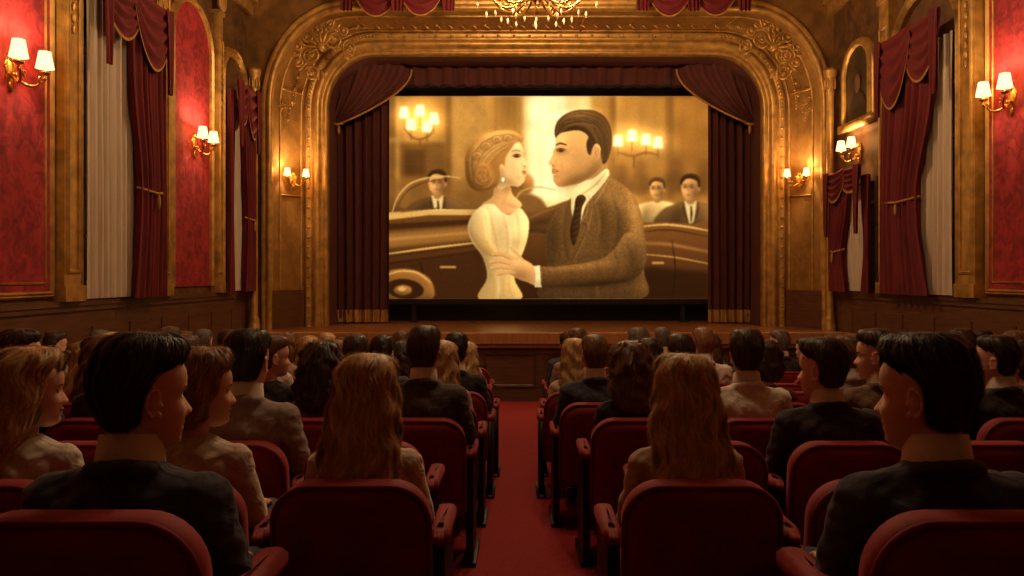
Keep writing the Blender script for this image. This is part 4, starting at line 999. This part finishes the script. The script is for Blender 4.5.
CURL=[(.155,-.015,.03,.04),(.147,-.015,.065,.07),(.124,-.018,.092,.095),(.085,-.03,.112,.1),(.04,-.045,.122,.1),(-.02,-.055,.128,.096),(-.08,-.065,.13,.09),(-.14,-.08,.122,.075),(-.19,-.1,.1,.06),(-.22,-.105,.05,.03)]
def bun(b):
    b.ell((0,-.125,.03),(.05,.045,.05),16,12)
    for i in range(5): 
        a=i*1.25; b.tube([(.04*math.cos(a+t*.25),-.14-.01*math.sin(t*.5),.03+.04*math.sin(a+t*.25)) for t in range(8)],.014,6)
HM={}
for res,(ns,nl,nst,sw) in (('hi',(190,80,3800,.0009)),('lo',(64,30,600,.0018))):
    HM['short',res]=hair_mesh('hair_short',MEN,ns,nl,.006,part=1,wave=.5,nst=nst,sw=sw,lift=.005,curl=.003,fl_=.004,tuck=.006)
    HM['crop',res]=hair_mesh('hair_crop',MEN2,ns,nl,.005,seed=4,nst=nst,sw=sw,lift=.004,curl=.003,fl_=.004,tuck=.006)
    HM['long',res]=hair_mesh('hair_long',LONG,ns,nl,.013,wave=1.9,seed=2,nst=int(nst*1.6),sw=sw*1.1,lift=.009,fl_=.03,curl=.005,cf=12)
    HM['bob',res]=hair_mesh('hair_bob',BOB,ns,nl,.008,curl=.010,cf=22,wave=1.3,seed=5,nst=nst,sw=sw,lift=.007,fl_=.02)
    HM['curly',res]=hair_mesh('hair_curly',CURL,ns,nl,.004,curl=.026,cf=26,seed=8,nst=nst,sw=sw,lift=.012,fl_=.03)
    HM['bun',res]=hair_mesh('hair_bun',[(z,cy,rx*1.0,ry) for z,cy,rx,ry in MEN],ns,nl,.006,seed=3,extra=bun,nst=nst,sw=sw,lift=.003,fl_=.002,tuck=.004)
def hmat(name,c,k=1.7): 
    return (pmat('hair_'+name,c,.5,0,.45,(90,90,5),.2,spec=.5,detail=3),pmat('hair_strand_'+name,tuple(min(1,x*k+.004) for x in c),.42,0,.3,(60,60,5),spec=.6,detail=2))
HC={'black':hmat('black',rgb(36,26,21),2.2),'dark':hmat('dark_brown',rgb(60,42,31),2.0),'brown':hmat('brown',rgb(104,74,50)),'auburn':hmat('auburn',rgb(142,98,64)),'blonde':hmat('blonde',rgb(206,168,118),1.4),'grey':hmat('grey',rgb(108,97,86))}
def cmat(name,c): return pmat('cloth_'+name,c,.9,0,.15,(60,60,60),.1,sheen=.3,wrinkle=.4)
CC={'navy':cmat('navy_wool',rgb(54,54,64)),'charcoal':cmat('charcoal_wool',rgb(74,66,66)),'grey':cmat('grey_wool',rgb(142,128,120)),'black':cmat('black_wool',rgb(46,39,40)),'brown':cmat('brown_tweed',rgb(112,86,66)),
 'beige':cmat('beige_knit',rgb(206,186,164)),'white':cmat('white_shirt',rgb(220,209,194)),'tan':cmat('tan_cloth',rgb(178,150,122)),'wine':cmat('wine_dress',rgb(104,38,42)),'green':cmat('olive_cloth',rgb(104,96,72)),'blue':cmat('slate_blue_cloth',rgb(98,102,114))}
NM={'navy':'navy suit','charcoal':'charcoal suit','grey':'grey suit','black':'black jacket','brown':'brown jacket','beige':'beige blouse','white':'white shirt','tan':'tan top','wine':'wine red dress','green':'olive jacket','blue':'blue jacket'}
cache={}
def getm(kind,f,yaw,vox):
    key=(kind,f,yaw,vox)
    if key not in cache:
        if kind=='body': cache[key]=body_mesh(f,yaw,-3,vox,'person_body')
        elif kind=='jacket': cache[key]=jacket_mesh(f,0,vox,'jacket')
        else: cache[key]=trouser_mesh(f,vox,'trousers')
    return cache[key]
def person(x,r,sex,style,hc,cc,yaw,sc=1.0,dz=0):
    f=sex=='f'; hi=r<=2; vox=.0036 if (r<=1 or abs(yaw)>30 and r<=2) else (.0052 if r<=2 else (.006 if r<=4 and abs(yaw)>30 else .009))
    y=ROWD[r]; body=getm('body',f,yaw,vox)
    hn={'short':'short combed','crop':'short cropped','long':'long wavy','bob':'short curled','curly':'big curly','bun':'pinned-up'}[style]
    o=mkobj('person',body,None,'person with %s %s hair, %s, %s'%(hn,{'dark':'dark brown'}.get(hc,hc),NM[cc],'turned sideways' if abs(yaw)>50 else 'seated'),'person','seated cinema audience',loc=(x,y+.0,fl(y)+.012+dz))
    s=(.96 if f else 1.0)*sc; o.scale=(s,s,s)
    jn='jacket' if not f or cc in('black','navy') else 'blouse'
    def setm(ob,m,i=0): ob.material_slots[i].link='OBJECT'; ob.material_slots[i].material=m
    jm=getm('jacket',f,0,.007 if hi else .011)
    if not jm.materials: jm.materials.append(CC['black'])
    j=mkobj(jn,jm,o); setm(j,CC[cc])
    tm=getm('trousers',f,0,.012)
    if not tm.materials: tm.materials.append(CC['black'])
    t=mkobj('trousers' if not f else 'skirt',tm,o); setm(t,CC['charcoal' if cc in('white','beige','tan','wine') else cc])
    for q in SHOES: mkobj('shoe',q,o)
    if not f: mkobj('shirt_collar',COLLAR,o)
    h=mkobj('hair',HM[style,'hi' if hi else 'lo'],o); setm(h,HC[hc][0]); setm(h,HC[hc][1],1); h.matrix_local=headM(yaw,-3)
    return o
PL=[(-.92,0,'m','short','black','navy',-45,1.03),(1.0,0,'m','short','black','navy',45,1.03),
(-.52,1,'f','long','blonde','beige',-8,1.0),(-1.11,1,'f','bob','auburn','beige',-62,1.02),(-1.70,1,'f','long','blonde','white',-62,1.02),
(.58,1,'f','long','blonde','tan',8,1.0),
(-1.22,2,'m','short','black','grey',-8,1.03),(1.40,2,'m','short','dark','black',45,1.0),(2.58,2,'m','short','black','black',45,1.0),
(SL[3][0],3,'m','crop','dark','charcoal',-8,1.05),(SL[3][1],3,'f','curly','dark','brown',-8,1),(SL[3][3],3,'m','short','black','black',-8,1),(SL[3][4],3,'m','short','dark','navy',-62,1.03),
(.64,3,'f','curly','brown','black',8,1),(1.28,3,'m','short','dark','white',-8,1.03),(2.03,3,'m','short','dark','brown',60,1.03),(2.70,3,'m','short','black','black',45,1),
(SL[4][0],4,'f','long','blonde','tan',-8,1),(SL[4][1],4,'m','crop','dark','black',8,1),(SL[4][2],4,'f','bun','brown','black',-62,1.03),(SL[4][3],4,'m','crop','brown','grey',-8,1),(SL[4][4],4,'f','long','brown','tan',-62,1.03),(SL[4][5],4,'m','crop','dark','grey',-45,1),
(SR[4][0],4,'m','crop','brown','navy',8,1),(SR[4][1],4,'m','short','dark','grey',8,1),(SR[4][2],4,'f','bob','dark','wine',8,1),(SR[4][3],4,'m','crop','brown','grey',45,1),(SR[4][4],4,'m','short','black','black',60,1),(SR[4][5],4,'f','bob','dark','brown',60,1),
(SR[5][0],5,'f','long','blonde','beige',8,1),(SL[5][0],5,'m','short','black','black',-8,1)]
for p in PL: person(*p)
for r in range(5,NR):
    for x in SL[r]+SR[r]:
        if r==5 and (x==SR[5][0] or x==SL[5][0]): continue
        if random.random()<(.2 if r<8 else .4): continue
        sex='m' if random.random()<.55 else 'f'
        style=random.choice(['short','crop']) if sex=='m' else random.choice(['long','bob','bun','curly','bob','long'])
        hc=random.choice(['black','dark','dark','brown','brown','auburn','grey'] if sex=='m' else ['dark','brown','auburn','blonde','blonde'])
        cc=random.choice(['black','navy','charcoal','grey','brown','white','white','tan'] if sex=='m' else ['beige','wine','white','tan','blue','green','beige'])
        side=-8 if x<0 else 8
        yaw=side if abs(x)<2.0 or random.random()<.35 else (-45 if x<0 else 45)
        person(x,r,sex,style,hc,cc,yaw,random.uniform(.95,1.04))
print('done',len(D.objects))
